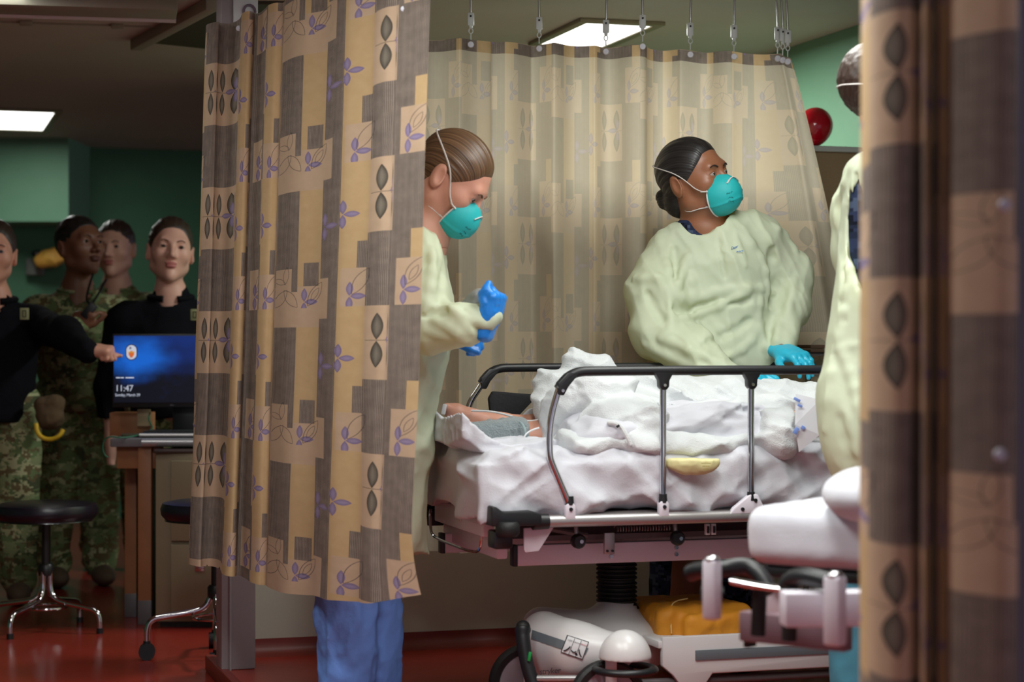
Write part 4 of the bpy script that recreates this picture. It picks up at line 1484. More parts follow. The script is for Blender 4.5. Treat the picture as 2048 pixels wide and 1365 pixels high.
b = MB(); b.box(T(.20, .05, CAM_H - (1225 - HZ) * 3.75 / FPX), (.36, .03, .05), rz=PHI); b.build('cross_member', M_GREYFR, s2, bevel=.004)
b = MB(); b.box((Q(1590, 1262, 3.62)), (.22, .03, .055), rz=PHI); b.build('lower_member', mat('mauve_frame_paint', srgb(120, 96, 104), rough=.45), s2, bevel=.004)  # plain mauve, darker than the other frame members
b = MB(); b.box((Q(1500, 1268, 3.74)), (.012, .03, .05), rz=PHI); b.build('member_cap', M_BLKPL, s2, bevel=.002)
b = MB(); b.box(Q(1800, 1215, 3.5), (.42, .05, .06), rz=.1); b.build('side_frame', M_GREYFR, s2, bevel=.004)
b = MB(); b.cyl(T(.33, .8, .0), T(.33, .8, .42), .07, seg=24); b.build('lift_column', M_DKFR, s2)
b = MB(); b.box(T(.33, .8, .16), (.4, 1.2, .05), rz=PHI); b.build('base', M_GREYPL, s2, bevel=.01)

# ------------------------------------------------------------------ people


def rotm(yaw, pitch, roll):
    """yaw > 0 turns the face to the right of the picture, pitch > 0 looks up, roll > 0 leans the crown to the right"""
    return np.array((Matrix.Rotation(math.radians(yaw), 3, 'Z') @ Matrix.Rotation(math.radians(-pitch), 3, 'X') @ Matrix.Rotation(math.radians(roll), 3, 'Y')), float)


class Head:
    def __init__(s, c, yaw, pitch, roll, size=1.0, fem=True, nose=1.0, lips=1.0):
        s.c = np.asarray(c, float); s.R = rotm(yaw, pitch, roll); s.s = size
        w = .95 if fem else 1.0
        cran = el((0, .014, .028), (.074, .096, .086))
        face = el((0, -.030, -.030), (.057 * w, .058, .083))
        jaw = U(.02, rc((-.046 * w, .0, -.062), (0, -.066, -.098), .020, .017), rc((.046 * w, .0, -.062), (0, -.066, -.098), .020, .017), rc((-.05 * w, .012, -.02), (-.046 * w, .0, -.062), .018, .020), rc((.05 * w, .012, -.02), (.046 * w, .0, -.062), .018, .020))
        cheeks = U(.02, el((-.040, -.052, -.022), (.024, .030, .026)), el((.040, -.052, -.022), (.024, .030, .026)))
        brow = rc((-.033, -.076, .021), (.033, -.076, .021), .0125 if not fem else .011)
        f = U(.035, cran, face)
        f = U(.022, f, jaw, cheeks, brow)
        socks = U(.01, el((-.031, -.100, .003), (.019, .020, .013)), el((.031, -.100, .003), (.019, .020, .013)))
        f = SUB(.014, f, socks)
        nosef = U(.008, rc((0, -.082, .012), (0, -.106 - .004 * nose, -.030), .0065, .0098 * nose), el((-.0105 * nose, -.096, -.034), (.0085 * nose, .010, .0075)), el((.0105 * nose, -.096, -.034), (.0085 * nose, .010, .0075)))
        f = U(.012, f, nosef)
        lip = U(.004, el((0, -.089, -.0575), (.0225, .0095 * lips, .0052 * lips)), el((0, -.087, -.0675), (.019, .010 * lips, .0062 * lips)))
        f = U(.006, f, lip)
        f = SUB(.004, f, rc((-.021, -.0985, -.0625), (.021, -.0985, -.0625), .0012))
        lids = U(.002, el((-.031, -.0735, .002), (.0155, .0142, .0142)), el((.031, -.0735, .002), (.0155, .0142, .0142)))
        f = U(.005, f, lids)
        slit = U(0, el((-.031, -.091, .0008), (.0128, .02, .0046)), el((.031, -.091, .0008), (.0128, .02, .0046)))
        f = SUB(.0015, f, slit)
        ears = []
        for sx in (-1, 1):
            e = el((sx * .077, .016, -.012), (.0095, .021, .033), np.array(Matrix.Rotation(-.25, 3, 'X') @ Matrix.Rotation(sx * .35, 3, 'Z')))
            hole = el((sx * .088, .009, -.008), (.008, .0125, .021), np.array(Matrix.Rotation(-.25, 3, 'X')))
            ears.append(SUB(.006, e, hole))
        f = U(.008, f, *ears)
        s.f = f
        s.cran = cran

    def local(s, P):
        return ((np.asarray(P) - s.c) @ s.R / s.s).astype(F32)

    def W(s, q):
        return s.c + s.s * (np.asarray(q, float) @ s.R.T)

    def fw(s, f=None):
        f = f or s.f
        return lambda P: f(s.local(P)) * s.s

    def surf(s, q, off=.003, extra=None):
        """push points of the head frame out to the surface"""
        q = np.asarray(q, F32); one = q.ndim == 1
        q = np.atleast_2d(q).copy(); n = len(q)
        f = s.f if extra is None else (lambda P: np.minimum(s.f(P), extra(P)))
        E = np.concatenate([np.zeros((1, 3)), np.eye(3) * 1e-3, np.eye(3) * -1e-3]).astype(F32)
        for _ in range(10):
            v = f((q[None] + E[:, None]).reshape(-1, 3).astype(F32)).reshape(7, n)
            g = (v[1:4] - v[4:7]).T
            g = g / (np.linalg.norm(g, axis=1, keepdims=True) + 1e-9)
            q = q + g * ((off - v[0]) * .8)[:, None]
            q = q.astype(F32)
        return q[0] if one else q


M_EYEW = mat('eye_white', srgb(158, 148, 142), rough=.15)
M_IRIS = mat('dark_iris', srgb(40, 26, 18), rough=.1)


def lipmask(H, v):
    q = H.local(v)
    e = np.minimum(el((0, -.092, -.0575), (.024, .011, .0062))(q), el((0, -.09, -.0675), (.020, .012, .0075))(q))
    return np.clip(1 - e / .0015, 0, 1) * (q[:, 1] < -.07)


def make_body(person, H, rest, neck_z, lo, hi, m, hh=.003, hb=.008):
    """one skin: fine mesh above the neck plane, coarser below, both cut from the same field"""
    f = U(.03, H.fw(), rest) if rest else H.fw()
    lo = np.asarray(lo, float); hi = np.asarray(hi, float)
    ext = .165 * H.s
    hl = H.c - ext; hl[2] = neck_z; hh_ = H.c + ext
    up = lambda P: np.maximum(f(P), neck_z - P[:, 2])
    dn = lambda P: np.maximum(f(P), P[:, 2] - neck_z - .004)
    a = sdf_mesh(up, hl - [0, 0, .01], hh_, hh)
    parts = [a]
    if rest: parts.append(sdf_mesh(dn, lo, [hi[0], hi[1], neck_z + .02], hb))
    V, F = join(parts)
    return mesh_obj('body', V, F, m, person, attrs={'lip': lipmask(H, V)})


def make_eyes(person, H, look=(0, 0)):
    for sx in (-1, 1):
        c = np.array([sx * .031, -.0732, .002])
        b = MB(); b.ball(H.W(c), .0128 * H.s, seg=20); e = b.build('eye', M_EYEW, person)
        d = np.array([look[0], -1, look[1]], float); d /= np.linalg.norm(d)
        p0_, p1_ = H.W(c + d * .0105), H.W(c + d * .0134)
        b = MB(); b.cyl(p0_, p1_, .0070 * H.s, .0055 * H.s, seg=16); b.build('iris', M_IRIS, e)


def make_brows(person, H, m, t=.0022):
    for sx in (-1, 1):
        pts = H.W(H.surf([(sx * x, -.09, z) for x, z in ((.014, .019), (.024, .0235), (.034, .025), (.046, .020))], .0008))
        b = MB(); b.tube(chaikin(pts, 2), [t * H.s * .9] * 3 + [t * H.s] * 5 + [t * H.s * .7] * 30, seg=8); b.build('eyebrow', m, person)


def hair_obj(person, H, m, style, h=.003):
    cr = el((0, .016, .030), (.078, .101, .0905))
    if style == 'back':        # pulled back tightly into a bun
        def f(q):
            hl = .75 * q[:, 1] + .66 * q[:, 2] + .0105 + .75 * np.maximum(np.abs(q[:, 0]) - .034, 0)
            d = cr(q) - .001 + .0055 * (1 - np.clip(hl / .03, 0, 1)) ** 1.5
            cut = -(.75 * q[:, 1] + .66 * q[:, 2] + .0105 + .75 * np.maximum(np.abs(q[:, 0]) - .034, 0))
            d = smax(d, cut.astype(F32), .006)
            ear = el((0, .006, -.022), (.12, .028, .036))(q)
            d = smax(d, -ear, .008)
            d = smax(d, -.098 - q[:, 2], .01)
            return d
        bun = U(.008, el((.0, .118, -.030), (.024, .022, .022)), el((.012, .112, -.05), (.022, .02, .02)), el((-.012, .110, -.046), (.02, .02, .02)))
        nape = el((0, .062, -.05), (.052, .05, .052))
        g0 = lambda q: U(.012, f, lambda p: smax(nape(p), (-(p[:, 1]) + .035).astype(F32), .01), bun)(q)
    else:                      # short
        lim = {'short': .003, 'buzz': -.002}[style]
        def g0(q):
            d = cr(q) + (.002 if style == 'buzz' else -.003)
            cut = -(.50 * q[:, 1] + .86 * q[:, 2] - .018 + .8 * np.maximum(np.abs(q[:, 0]) - .036, 0))
            back = -(q[:, 1] - .02)
            c = np.minimum(cut, np.maximum(back, -.075 - q[:, 2]))
            d = smax(d, c.astype(F32), .008)
            ear = el((0, .006, -.02), (.12, .026, .038))(q)
            return smax(d, -ear, .008)
    def g(q):
        d = g0(q)
        a = np.arctan2(q[:, 0], q[:, 2] + .04)
        hl = np.clip((.75 * q[:, 1] + .66 * q[:, 2] - .005) / .03, 0, 1)
        return d - .0012 * hl * np.sin(a * 34 + q[:, 1] * 20 + 2 * np.sin(a * 7)) - (0 if style == 'back' else .0015 * vnoise(q * 120, 3))
    w = H.fw(g)
    v, qd = sdf_mesh(w, H.c - .17 * H.s, H.c + .17 * H.s, h * H.s)
    q = H.local(v)
    hs = np.arctan2(q[:, 0], q[:, 2] + .05) * .12 + q[:, 1] * .04
    return mesh_obj('hair', v, qd, m, person, attrs={'hs': hs})


M_MASK = mat('teal_mask', srgb(36, 184, 186), rough=.6, noise=srgb(26, 164, 168), bump=.12, bump_scale=40, nscale=20)
M_MASKINK = mat('mask_print', srgb(20, 92, 96), rough=.7)
M_STRAP = mat('white_elastic', srgb(214, 208, 204), rough=.7)


def mask_parts(person, H, text=True, strap_top=True):
    c = np.array([0, -.066, -.060]); r = np.array([.058, .070, .060])
    # edge plane hugging the face: tilted so that the top sits on the nose bridge
    n = np.array([0, 1.0, .10]); n /= np.linalg.norm(n)
    c0 = float(n @ np.array([0, -.064, -.06]))
    e0 = el(c, r)
    def cup(q):
        d = e0(q)
        # pleat across the cup and pinch at the nose
        d = d - .0022 * np.exp(-((q[:, 2] + .078 + .5 * np.abs(q[:, 0]) ** 1.3) / .004) ** 2) - .003 * np.exp(-(q[:, 0] / .014) ** 2 - ((q[:, 2] + .012) / .018) ** 2)
        return smax(d, (q @ n.astype(F32) - c0).astype(F32), .004)
    def cup2(q):
        return np.maximum(cup(q), -(e0(q) + .005))
    v, qd = sdf_mesh(H.fw(cup2), H.c - .19 * H.s, H.c + .19 * H.s, .0028 * H.s)
    mk = mesh_obj('mask', v, qd, M_MASK, person)
    # white rim
    pts = []
    for a in np.linspace(0, 2 * math.pi, 49)[:-1]:
        # intersection of the cup with its edge plane
        lo_, hi_ = .0, .12
        dirv = np.array([math.cos(a), 0, math.sin(a)]); dirv[1] = -n[2] / n[1] * dirv[2]
        o_ = np.array([0, (c0 - n[2] * c[2]) / n[1], c[2]])
        for _ in range(30):
            m_ = (lo_ + hi_) / 2
            if e0((o_ + dirv * m_)[None].astype(F32))[0] < 0: lo_ = m_
            else: hi_ = m_
        pts.append(H.W(o_ + dirv * lo_))
    b = MB(); b.tube(pts, .0022 * H.s, seg=8, closed=True); b.build('mask_rim', M_STRAP, mk)
    # nose clip
    b = MB(); pp = H.surf([(x, -.115, -.024 - 6 * x * x - .3 * abs(x)) for x in np.linspace(-.026, .026, 9)], .0015, cup)
    b.tube([H.W(p) for p in pp], .0032 * H.s, seg=8, flat=.5); b.build('nose_clip', M_STRAP, mk)
    # straps over the hair and behind the neck
    hairf = el((0, .016, .030), (.080, .103, .0925))
    for sx in (-1, 1):
        ways = [[(.056, -.060, -.040), (.066, -.03, -.02), (.074, .0, .022), (.07, .05, .045), (.045, .095, .058), (0, .118, .062)],
                [(.046, -.058, -.088), (.052, -.02, -.082), (.056, .03, -.08), (.045, .062, -.082), (0, .085, -.085)]]
        for wy in ways:
            P_ = chaikin([(sx * x, y, z) for x, y, z in wy], 2)
            P_ = H.surf(P_, .0035, hairf)
            b = MB(); b.tube([H.W(p) for p in P_], .0026 * H.s, seg=8, flat=.6); b.build('strap', M_STRAP, mk)
            t0 = H.W(np.array(P_[0]) + [0, -.010, 0]); t1 = H.W(np.array(P_[0]) + [sx * .003, .010, .003])
            b = MB(); b.tube([t0, t1], .0034 * H.s, seg=8, flat=.6); b.build('strap_tab', M_STRAP, mk)
    if text:
        rr = random.Random(5)
        for sx in (-1, 1):
            for row, (z0, n_) in enumerate(((-.060, 6), (-.073, 5), (-.082, 6))):
                for k in range(n_):
                    x = .020 + .004 * k
                    P_ = H.surf([(sx * (x + rr.uniform(-.001, .001)), -.12, z0 + .0028 * rr.uniform(-1, 1)), (sx * (x + .0012), -.12, z0 + .002 * rr.uniform(-1, 1)), (sx * (x + .0026), -.12, z0 + .0028 * rr.uniform(-1, 1))], .0006, cup)
                    b = MB(); b.tube(H.W(P_), .0005 * H.s, seg=5); b.build('print_mark', M_MASKINK, mk)
    return mk


def hand_sdf(wrist, fwd, back, side, curl=(.3, .35, .4, .45), spread=.06, thumb=(.6, .35), scale=1.0, grow=0.0, ext=.03):
    """fwd: towards the fingers, back: out of the back of the hand, side=+1 when the thumb lies on fwd x back side"""
    y = np.asarray(fwd, float); y = y / np.linalg.norm(y)
    z = np.asarray(back, float); z = z - y * (z @ y); z /= np.linalg.norm(z)
    x = np.cross(y, z) * side
    w0 = np.asarray(wrist, float)
    L = lambda a, b_, c: w0 + scale * (x * a + y * b_ + z * c)
    fs = [rc(L(-.012, -ext, 0), L(-.018, .04, 0), (.021 + grow) * scale, (.019 + grow) * scale), rc(L(.012, -ext, 0), L(.018, .04, 0), (.021 + grow) * scale, (.019 + grow) * scale)]
    palm = [rc(L(xx * .7, .02, 0), L(xx, .085, .002), (.0155 + grow) * scale, (.0125 + grow) * scale) for xx in (.029, .010, -.010, -.029)]
    f = U(.02 * scale, *fs, *palm)
    fing = []
    for i, (xx, y0, ln) in enumerate(((.030, .088, .070), (.0105, .094, .078), (-.0105, .090, .072), (-.030, .080, .057))):
        p = np.array([xx, y0, .002]); a = 0.0
        sp = spread * (1.5 - i) / 1.5
        pts = [L(*p)]; c = curl[i]
        for seg_l, k in ((.46, 1.0), (.30, 1.25), (.24, .8)):
            a += c * k
            dv = np.array([math.sin(sp) * math.cos(a), math.cos(a) * math.cos(sp), -math.sin(a)])
            p = p + dv * ln * seg_l
            pts.append(L(*p))
        fing.append(chain(pts, [(.0092 + grow) * scale, (.0086 + grow) * scale, (.0080 + grow) * scale, (.0068 + grow) * scale], .004))
    t0 = np.array([.022, .018, -.006])
    t1 = t0 + np.array([math.sin(thumb[0]) * .045, math.cos(thumb[0]) * .045, -.012])
    t2 = t1 + np.array([math.sin(thumb[0] - thumb[1]) * .033, math.cos(thumb[0] - thumb[1]) * .033, -.008])
    t3 = t2 + np.array([math.sin(thumb[0] - 1.5 * thumb[1]) * .024, math.cos(thumb[0] - 1.5 * thumb[1]) * .024, -.004])
    th = chain([L(*t0), L(*t1), L(*t2), L(*t3)], [(.0155 + grow) * scale, (.0115 + grow) * scale, (.0100 + grow) * scale, (.0082 + grow) * scale], .006)
    out = U(.005 * scale, f, *fing)
    return U(.012 * scale, out, th)


def bb(*pts, pad=.12):
    a = np.array(pts)
    return a.min(0) - pad, a.max(0) + pad


M_SKIN_F = skin_mat('skin_fair', srgb(208, 150, 128), srgb(186, 104, 96))
M_SKIN_B = skin_mat('skin_brown', srgb(150, 98, 70), srgb(130, 74, 62), rough=.42)
M_SKIN_D = skin_mat('skin_dark', srgb(124, 80, 60), srgb(96, 52, 46))
M_SKIN_P = skin_mat('skin_pale', srgb(214, 164, 146), srgb(178, 104, 100))
M_HAIR_BR = hair_mat('hair_brown', srgb(58, 40, 28), srgb(122, 90, 62))
M_HAIR_BK = hair_mat('hair_black', srgb(16, 14, 14), srgb(44, 40, 40), rough=.38)
M_HAIR_DB = hair_mat('hair_dark_brown', srgb(34, 24, 20), srgb(66, 48, 38))
M_BROW = mat('brow_dark', srgb(44, 30, 24), rough=.8)
M_BROW2 = mat('brow_brown', srgb(96, 66, 48), rough=.8)
M_NAVY = camo_mat('navy_digital_camouflage', [srgb(34, 42, 62), srgb(20, 24, 36), srgb(70, 82, 104), srgb(44, 54, 80)], cell=.008, scale=22)
M_CAMO = camo_mat('green_camouflage', [srgb(128, 136, 98), srgb(74, 80, 56), srgb(164, 164, 126), srgb(102, 90, 64), srgb(100, 116, 78)], cell=.006, scale=14)
M_JACKET = mat('black_fleece', srgb(17, 17, 22), rough=.95, spec=.1, bump=.3, bump_scale=160)
M_GLOVE_B = mat('blue_nitrile', srgb(30, 128, 220), rough=.38, bump=.1, bump_scale=50)
M_GLOVE_T = mat('teal_nitrile', srgb(44, 176, 206), rough=.36, bump=.1, bump_scale=50)


def gown_mat():
    m = bpy.data.materials.new('yellow_isolation_gown'); m.use_nodes = True
    nt = m.node_tree; b = nt.nodes['Principled BSDF']
    tc = nt.nodes.new('ShaderNodeTexCoord')
    n = nt.nodes.new('ShaderNodeTexNoise'); n.inputs['Scale'].default_value = 34; n.inputs['Detail'].default_value = 6
    nt.links.new(tc.outputs['Object'], n.inputs['Vector'])
    nt.links.new(layer(nt, srgb(230, 239, 212), srgb(220, 231, 202), X(nt, n.outputs['Fac'])), b.inputs['Base Color'])
    b.inputs['Roughness'].default_value = .55
    b.inputs['Specular IOR Level'].default_value = .3
    # crisp papery creases
    v = nt.nodes.new('ShaderNodeTexNoise'); v.noise_type = 'RIDGED_MULTIFRACTAL'; v.inputs['Scale'].default_value = 14; v.inputs['Detail'].default_value = 2.5; v.inputs['Roughness'].default_value = .45; v.inputs['Distortion'].default_value = .5
    nt.links.new(tc.outputs['Object'], v.inputs['Vector'])
    hgt = X(nt, v.outputs['Fac']) * .30 + X(nt, n.outputs['Fac']) * .08
    bp = nt.nodes.new('ShaderNodeBump'); bp.inputs['Strength'].default_value = .35; bp.inputs['Distance'].default_value = .02
    nt.links.new(hgt.s, bp.inputs['Height'])
    nt.links.new(bp.outputs['Normal'], b.inputs['Normal'])
    t = nt.nodes.new('ShaderNodeBsdfTranslucent'); t.inputs['Color'].default_value = srgb(232, 228, 132)
    nt.links.new(bp.outputs['Normal'], t.inputs['Normal'])
    ms = nt.nodes.new('ShaderNodeMixShader'); ms.inputs[0].default_value = .32
    nt.links.new(b.outputs[0], ms.inputs[1]); nt.links.new(t.outputs[0], ms.inputs[2])
    nt.links.new(ms.outputs[0], nt.nodes['Material Output'].inputs['Surface'])
    return m


M_GOWN = gown_mat()

# ---------------- nurse at the foot of the stretcher (left)
D1 = 5.20
n1 = thing('person', 'masked woman in yellow gown at the foot of the stretcher, head bowed over blue gloves', 'person', Q(760, 1400, 5.25) * [1, 1, 0])
H1 = Head(Q(906, 358, D1), 78, -44, 0, 1.02, True)
nb1 = Q(846, 470, 5.22)
rest = U(.03, rc(H1.W((0, .02, -.07)), nb1, .050, .056), rc(nb1, Q(795, 640, 5.25), .07, .09), rc(Q(815, 520, 5.12), Q(850, 640, 5.08), .04, .035), rc(Q(850, 640, 5.08), Q(965, 640, 5.02), .034, .026), rc(Q(795, 640, 5.25), Q(745, 940, 5.27), .09, .10), rc(Q(735, 960, 5.24), Q(690, 1120, 5.22), .08, .06), rc(Q(690, 1120, 5.22), Q(690, 1420, 5.22), .06, .035), rc(Q(770, 960, 5.32), Q(745, 1120, 5.30), .08, .06), rc(Q(745, 1120, 5.30), Q(742, 1420, 5.30), .06, .035))
make_body(n1, H1, rest, nb1[2] - .035, (-.55, 4.9, .0), (.02, 5.55, 1.6), M_SKIN_F, .0027, .009)
make_eyes(n1, H1, (0, -.35)); make_brows(n1, H1, M_BROW2)
hair_obj(n1, H1, M_HAIR_BR, 'back', .0026)
mask_parts(n1, H1)
b = MB(); b.ball(H1.W((.083, .004, -.046)), .0028, seg=12); b.build('earring', M_STEEL, n1)
uni = U(.04, rc(Q(822, 500, 5.22), Q(790, 700, 5.25), .07, .10), rc(Q(790, 700, 5.25), Q(738, 980, 5.27), .10, .11))
g1 = U(.04, rc(Q(838, 492, 5.22), Q(812, 640, 5.24), .075, .135), rc(Q(808, 640, 5.24), Q(752, 900, 5.26), .125, .145), rc(Q(752, 900, 5.26), Q(738, 1105, 5.27), .145, .155))
sleeve1 = U(.03, chain([Q(836, 508, 5.14), Q(838, 600, 5.06), Q(850, 655, 5.04)], [.065, .072, .062], .03), chain([Q(850, 655, 5.04), Q(915, 652, 5.01), Q(982, 632, 5.0)], [.060, .054, .036], .03))
sleeve1b = chain([Q(850, 520, 5.34), Q(862, 640, 5.33), Q(945, 668, 5.24)], [.06, .06, .040], .03)
gown1 = U(.03, g1, sleeve1, sleeve1b)
gown1 = SUB(.006, gown1, rc(H1.W((0, .02, -.08)), nb1 + [.02, 0, .0], .060, .058))
gown1 = lambda P, f=gown1: np.maximum(f(P), Q(780, 1108, 5.26)[2] - P[:, 2])
gown1 = crumple(gown1, .004, 10, 12, (1, 1, .7), .4)
gown1 = paper(gown1, .12, .024, 6, np.array([[1.2, 0, .5], [0, .8, 0], [-.4, 0, .7]]), .28)
gown1 = creases_on(gown1, [
    ([(868, 640), (905, 660), (940, 688)], .011, .009), ([(900, 616), (940, 640), (975, 652)], .009, .008),
    ([(866, 500), (862, 560), (850, 625)], .010, .009), ([(884, 545), (880, 605)], -.008, .010), ([(848, 632), (895, 622)], -.009, .009),
    ([(925, 622), (962, 664)], -.007, .008), ([(990, 632), (978, 664)], .006, .007), ([(852, 660), (900, 676)], .008, .009), ([(868, 470), (880, 520)], .007, .008)], 4.8, 5.5)
sdf_obj('gown', gown1, (-.56, 4.86, .40), (.0, 5.56, 1.36), .0055, M_GOWN, n1)
sdf_obj('uniform', uni, (-.56, 4.95, .6), (0, 5.56, 1.3), .012, M_NAVY, n1)
gl = hand_sdf(Q(976, 650, 5.0), Q(994, 590, 4.99) - Q(974, 650, 5.0), (.85, -.45, .1), -1, (1.15, 1.2, 1.25, 1.3), .04, (.2, .3), .84, .0012)
gl = crumple(gl, .0008, 60, 4)
sdf_obj('glove', gl, Q(985, 610, 5.0) - .14, Q(985, 610, 5.0) + .14, .0024, M_GLOVE_B, n1)
gl = hand_sdf(Q(892, 660, 5.15), (1, -.1, -.22), (0, -.4, 1), 1, (.9, .95, 1., 1.), .04, (.5, .35), .85, .0012)
sdf_obj('glove', gl, Q(950, 672, 5.18) - .15, Q(950, 672, 5.18) + .15, .003, M_GLOVE_B, n1)
trou = U(.02, rc(Q(700, 1100, 5.22), Q(690, 1420, 5.22), .085, .075), rc(Q(745, 1100, 5.30), Q(742, 1420, 5.30), .085, .072))
trou = lambda P, f=trou: np.maximum(f(P), .03 - P[:, 2])
trou = paper(crumple(trou, .005, 9, 15, (1, 1, .6)), .08, .02, 3, np.diag([1.2, 1, .6]), .3)
sdf_obj('trousers', trou, (-.62, 5.05, .0), (-.2, 5.5, .56), .006, mat('blue_scrubs', srgb(108, 150, 226), rough=.8, noise=srgb(94, 134, 208), bump=.2, bump_scale=60), n1)
for px, d in ((690, 5.2), (742, 5.28)):
    b = MB(); p = Q(px, 1440, d); b.ball((p[0] + .02, d, .035), (.075, .045, .036), seg=18); b.build('shoe', M_BLKPL, n1)
# grey cloth held in the hand
gc = thing('grey_cloth', 'crumpled grey cloth held in the bowed woman\'s blue glove', 'cloth', Q(945, 620, 5.06))
fcl = U(.02, rc(Q(930, 622, 5.07), Q(958, 600, 5.06), .018, .022), rc(Q(958, 600, 5.06), Q(978, 600, 5.05), .020, .014))
sdf_obj('fabric', crumple(fcl, .004, 26, 3), Q(950, 610, 5.06) - .09, Q(950, 610, 5.06) + .09, .003, mat('grey_cloth', srgb(128, 128, 126), rough=.9), gc)

# ---------------- nurse behind the stretcher, looking up
D2 = 5.97
n2 = thing('person', 'masked woman in yellow gown behind the stretcher, looking up with one hand on the rail', 'person', Q(1430, 1350, 6.05) * [1, 1, 0])
H2 = Head(Q(1390, 358, D2), 50, 8, -10, 1.06, True, 1.05, 1.1)
nb2 = Q(1412, 462, 6.0)
SHR, SHL = Q(1332, 512, 6.0), Q(1532, 486, 6.03)
ELR, WRR = Q(1312, 672, 5.9), Q(1478, 768, 5.66)
ELL, WRL = Q(1588, 590, 6.10), Q(1562, 702, 5.86)
rest = U(.03, rc(H2.W((0, .02, -.07)), nb2, .050, .060), rc(nb2, Q(1430, 560, 6.03), .075, .085), rc(SHR, ELR, .045, .038), rc(ELR, WRR, .038, .027), rc(SHL, Q(1576, 590, 6.06), .04, .034), rc(Q(1574, 590, 6.06), WRL, .028, .018), rc(nb2, SHR, .05, .05), rc(nb2, SHL, .05, .05), rc(Q(1430, 560, 6.03), Q(1445, 900, 6.06), .085, .09), rc(Q(1400, 920, 6.0), Q(1350, 1330, 6.05), .08, .045), rc(Q(1470, 920, 6.05), Q(1490, 1330, 6.1), .08, .045))
make_body(n2, H2, rest, nb2[2] - .045, (.28, 5.5, .0), (1.0, 6.3, 1.6), M_SKIN_B, .0027, .009)
make_eyes(n2, H2, (.35, .15)); make_brows(n2, H2, M_BROW, .0024)
hair_obj(n2, H2, M_HAIR_BK, 'back', .0026)
mask_parts(n2, H2)
uni2 = U(.05, rc(Q(1405, 482, 6.0), Q(1436, 600, 6.04), .092, .095), rc(Q(1436, 600, 6.04), Q(1446, 950, 6.06), .095, .10), rc(Q(1405, 490, 6.0), SHR + [.02, 0, .0], .06, .05), rc(Q(1405, 490, 6.0), SHL - [.02, 0, 0], .06, .05))
uni2 = SUB(.004, uni2, rc(H2.W((.0, -.0, -.08)), nb2 + [.020, -.045, -.0], .054, .056), el(Q(1422, 424, 5.92), (.066, .08, .074)))
sdf_obj('uniform', uni2, (.3, 5.7, .55), (1.0, 6.3, 1.40), .007, M_NAVY, n2)
tor = U(.06, el(Q(1434, 560, 5.99), (.168, .135, .19)), el(Q(1448, 680, 6.0), (.150, .140, .20)), rc(Q(1345, 512, 6.0), Q(1395, 470, 6.0), .058, .062), rc(Q(1395, 470, 6.0), Q(1450, 462, 6.0), .062, .062), rc(Q(1450, 462, 6.0), Q(1520, 478, 6.02), .062, .066), rc(Q(1446, 720, 6.02), Q(1430, 1090, 6.05), .155, .20))
sl_r = U(.04, rc(SHR + [.01, 0, 0], Q(1312, 585, 5.92), .078, .088), chain([Q(1312, 585, 5.92), Q(1318, 665, 5.86), Q(1385, 712, 5.78), Q(1468, 762, 5.69)], [.088, .080, .066, .042], .04))
sl_l = U(.04, rc(SHL + [-.01, 0, 0], Q(1578, 555, 6.08), .076, .070), chain([Q(1578, 555, 6.08), Q(1576, 610, 6.04), Q(1566, 690, 5.89)], [.070, .062, .044], .04))
gown2 = U(.035, tor, sl_r, sl_l)
neckhole = rc(H2.W((0, .02, -.08)), nb2 + [.012, -.03, .03], .066, .060)
gown2 = SUB(.005, gown2, neckhole, el(Q(1408, 424, 5.93), (.074, .08, .072)))
gown2 = lambda P, f=gown2: np.maximum(f(P), .36 - P[:, 2])
gown2 = crumple(gown2, .004, 6.5, 17, (1, 1, .8), .4)
gown2 = paper(gown2, .13, .026, 4, np.array([[1.5, 0, .7], [0, .6, 0], [-.35, 0, .6]]), .25)
gown2 = creases_on(gown2, [
    ([(1315, 476), (1330, 520), (1339, 547)], .010, .010),
    ([(1376, 515), (1360, 560), (1345, 596)], .013, .010),
    ([(1351, 592), (1392, 602), (1380, 551)], .013, .010),
    ([(1390, 600), (1442, 580), (1513, 576), (1546, 588)], .010, .009),
    ([(1392, 612), (1440, 606), (1500, 600)], -.007, .011),
    ([(1351, 642), (1418, 622), (1497, 582)], .010, .010),
    ([(1345, 622), (1385, 622)], -.010, .012),
    ([(1521, 598), (1515, 646), (1535, 712)], .010, .009),
    ([(1446, 721), (1497, 692), (1523, 646)], .010, .009),
    ([(1410, 690), (1460, 668), (1500, 640)], -.007, .011),
    ([(1271, 557), (1333, 557), (1347, 660), (1323, 677)], .012, .010),
    ([(1296, 590), (1322, 640)], -.008, .012),
    ([(1327, 678), (1394, 706), (1450, 734)], .012, .010),
    ([(1290, 690), (1350, 722), (1420, 744)], .008, .010),
    ([(1548, 452), (1576, 474), (1590, 503)], .010, .009),
    ([(1545, 500), (1541, 560), (1540, 610)], -.012, .012),
    ([(1560, 640), (1549, 700)], .010, .009),
    ([(1590, 560), (1572, 640)], .009, .010),
    ([(1493, 474), (1530, 528), (1534, 588)], .011, .010),
    ([(1470, 470), (1490, 530)], .006, .008),
    ([(1436, 478), (1444, 520), (1450, 556)], -.004, .005),
    ([(1348, 500), (1352, 560)], -.008, .010),
    ([(1420, 640), (1470, 700)], .006, .008)], 5.55, 6.2)
sdf_obj('gown', gown2, (.28, 5.5, .36), (.95, 6.3, 1.46), .0050, M_GOWN, n2)
hr = hand_sdf(Q(1562, 703, 5.87), (.52, -.72, -.20), (.20, -.50, .9), 1, (.45, .42, .45, .52), .16, (.75, .25), .92, .0004, .03)
sdf_obj('glove', crumple(hr, .0006, 60, 4), Q(1572, 720, 5.8) - .15, Q(1572, 720, 5.8) + .15, .0026, M_GLOVE_T, n2)
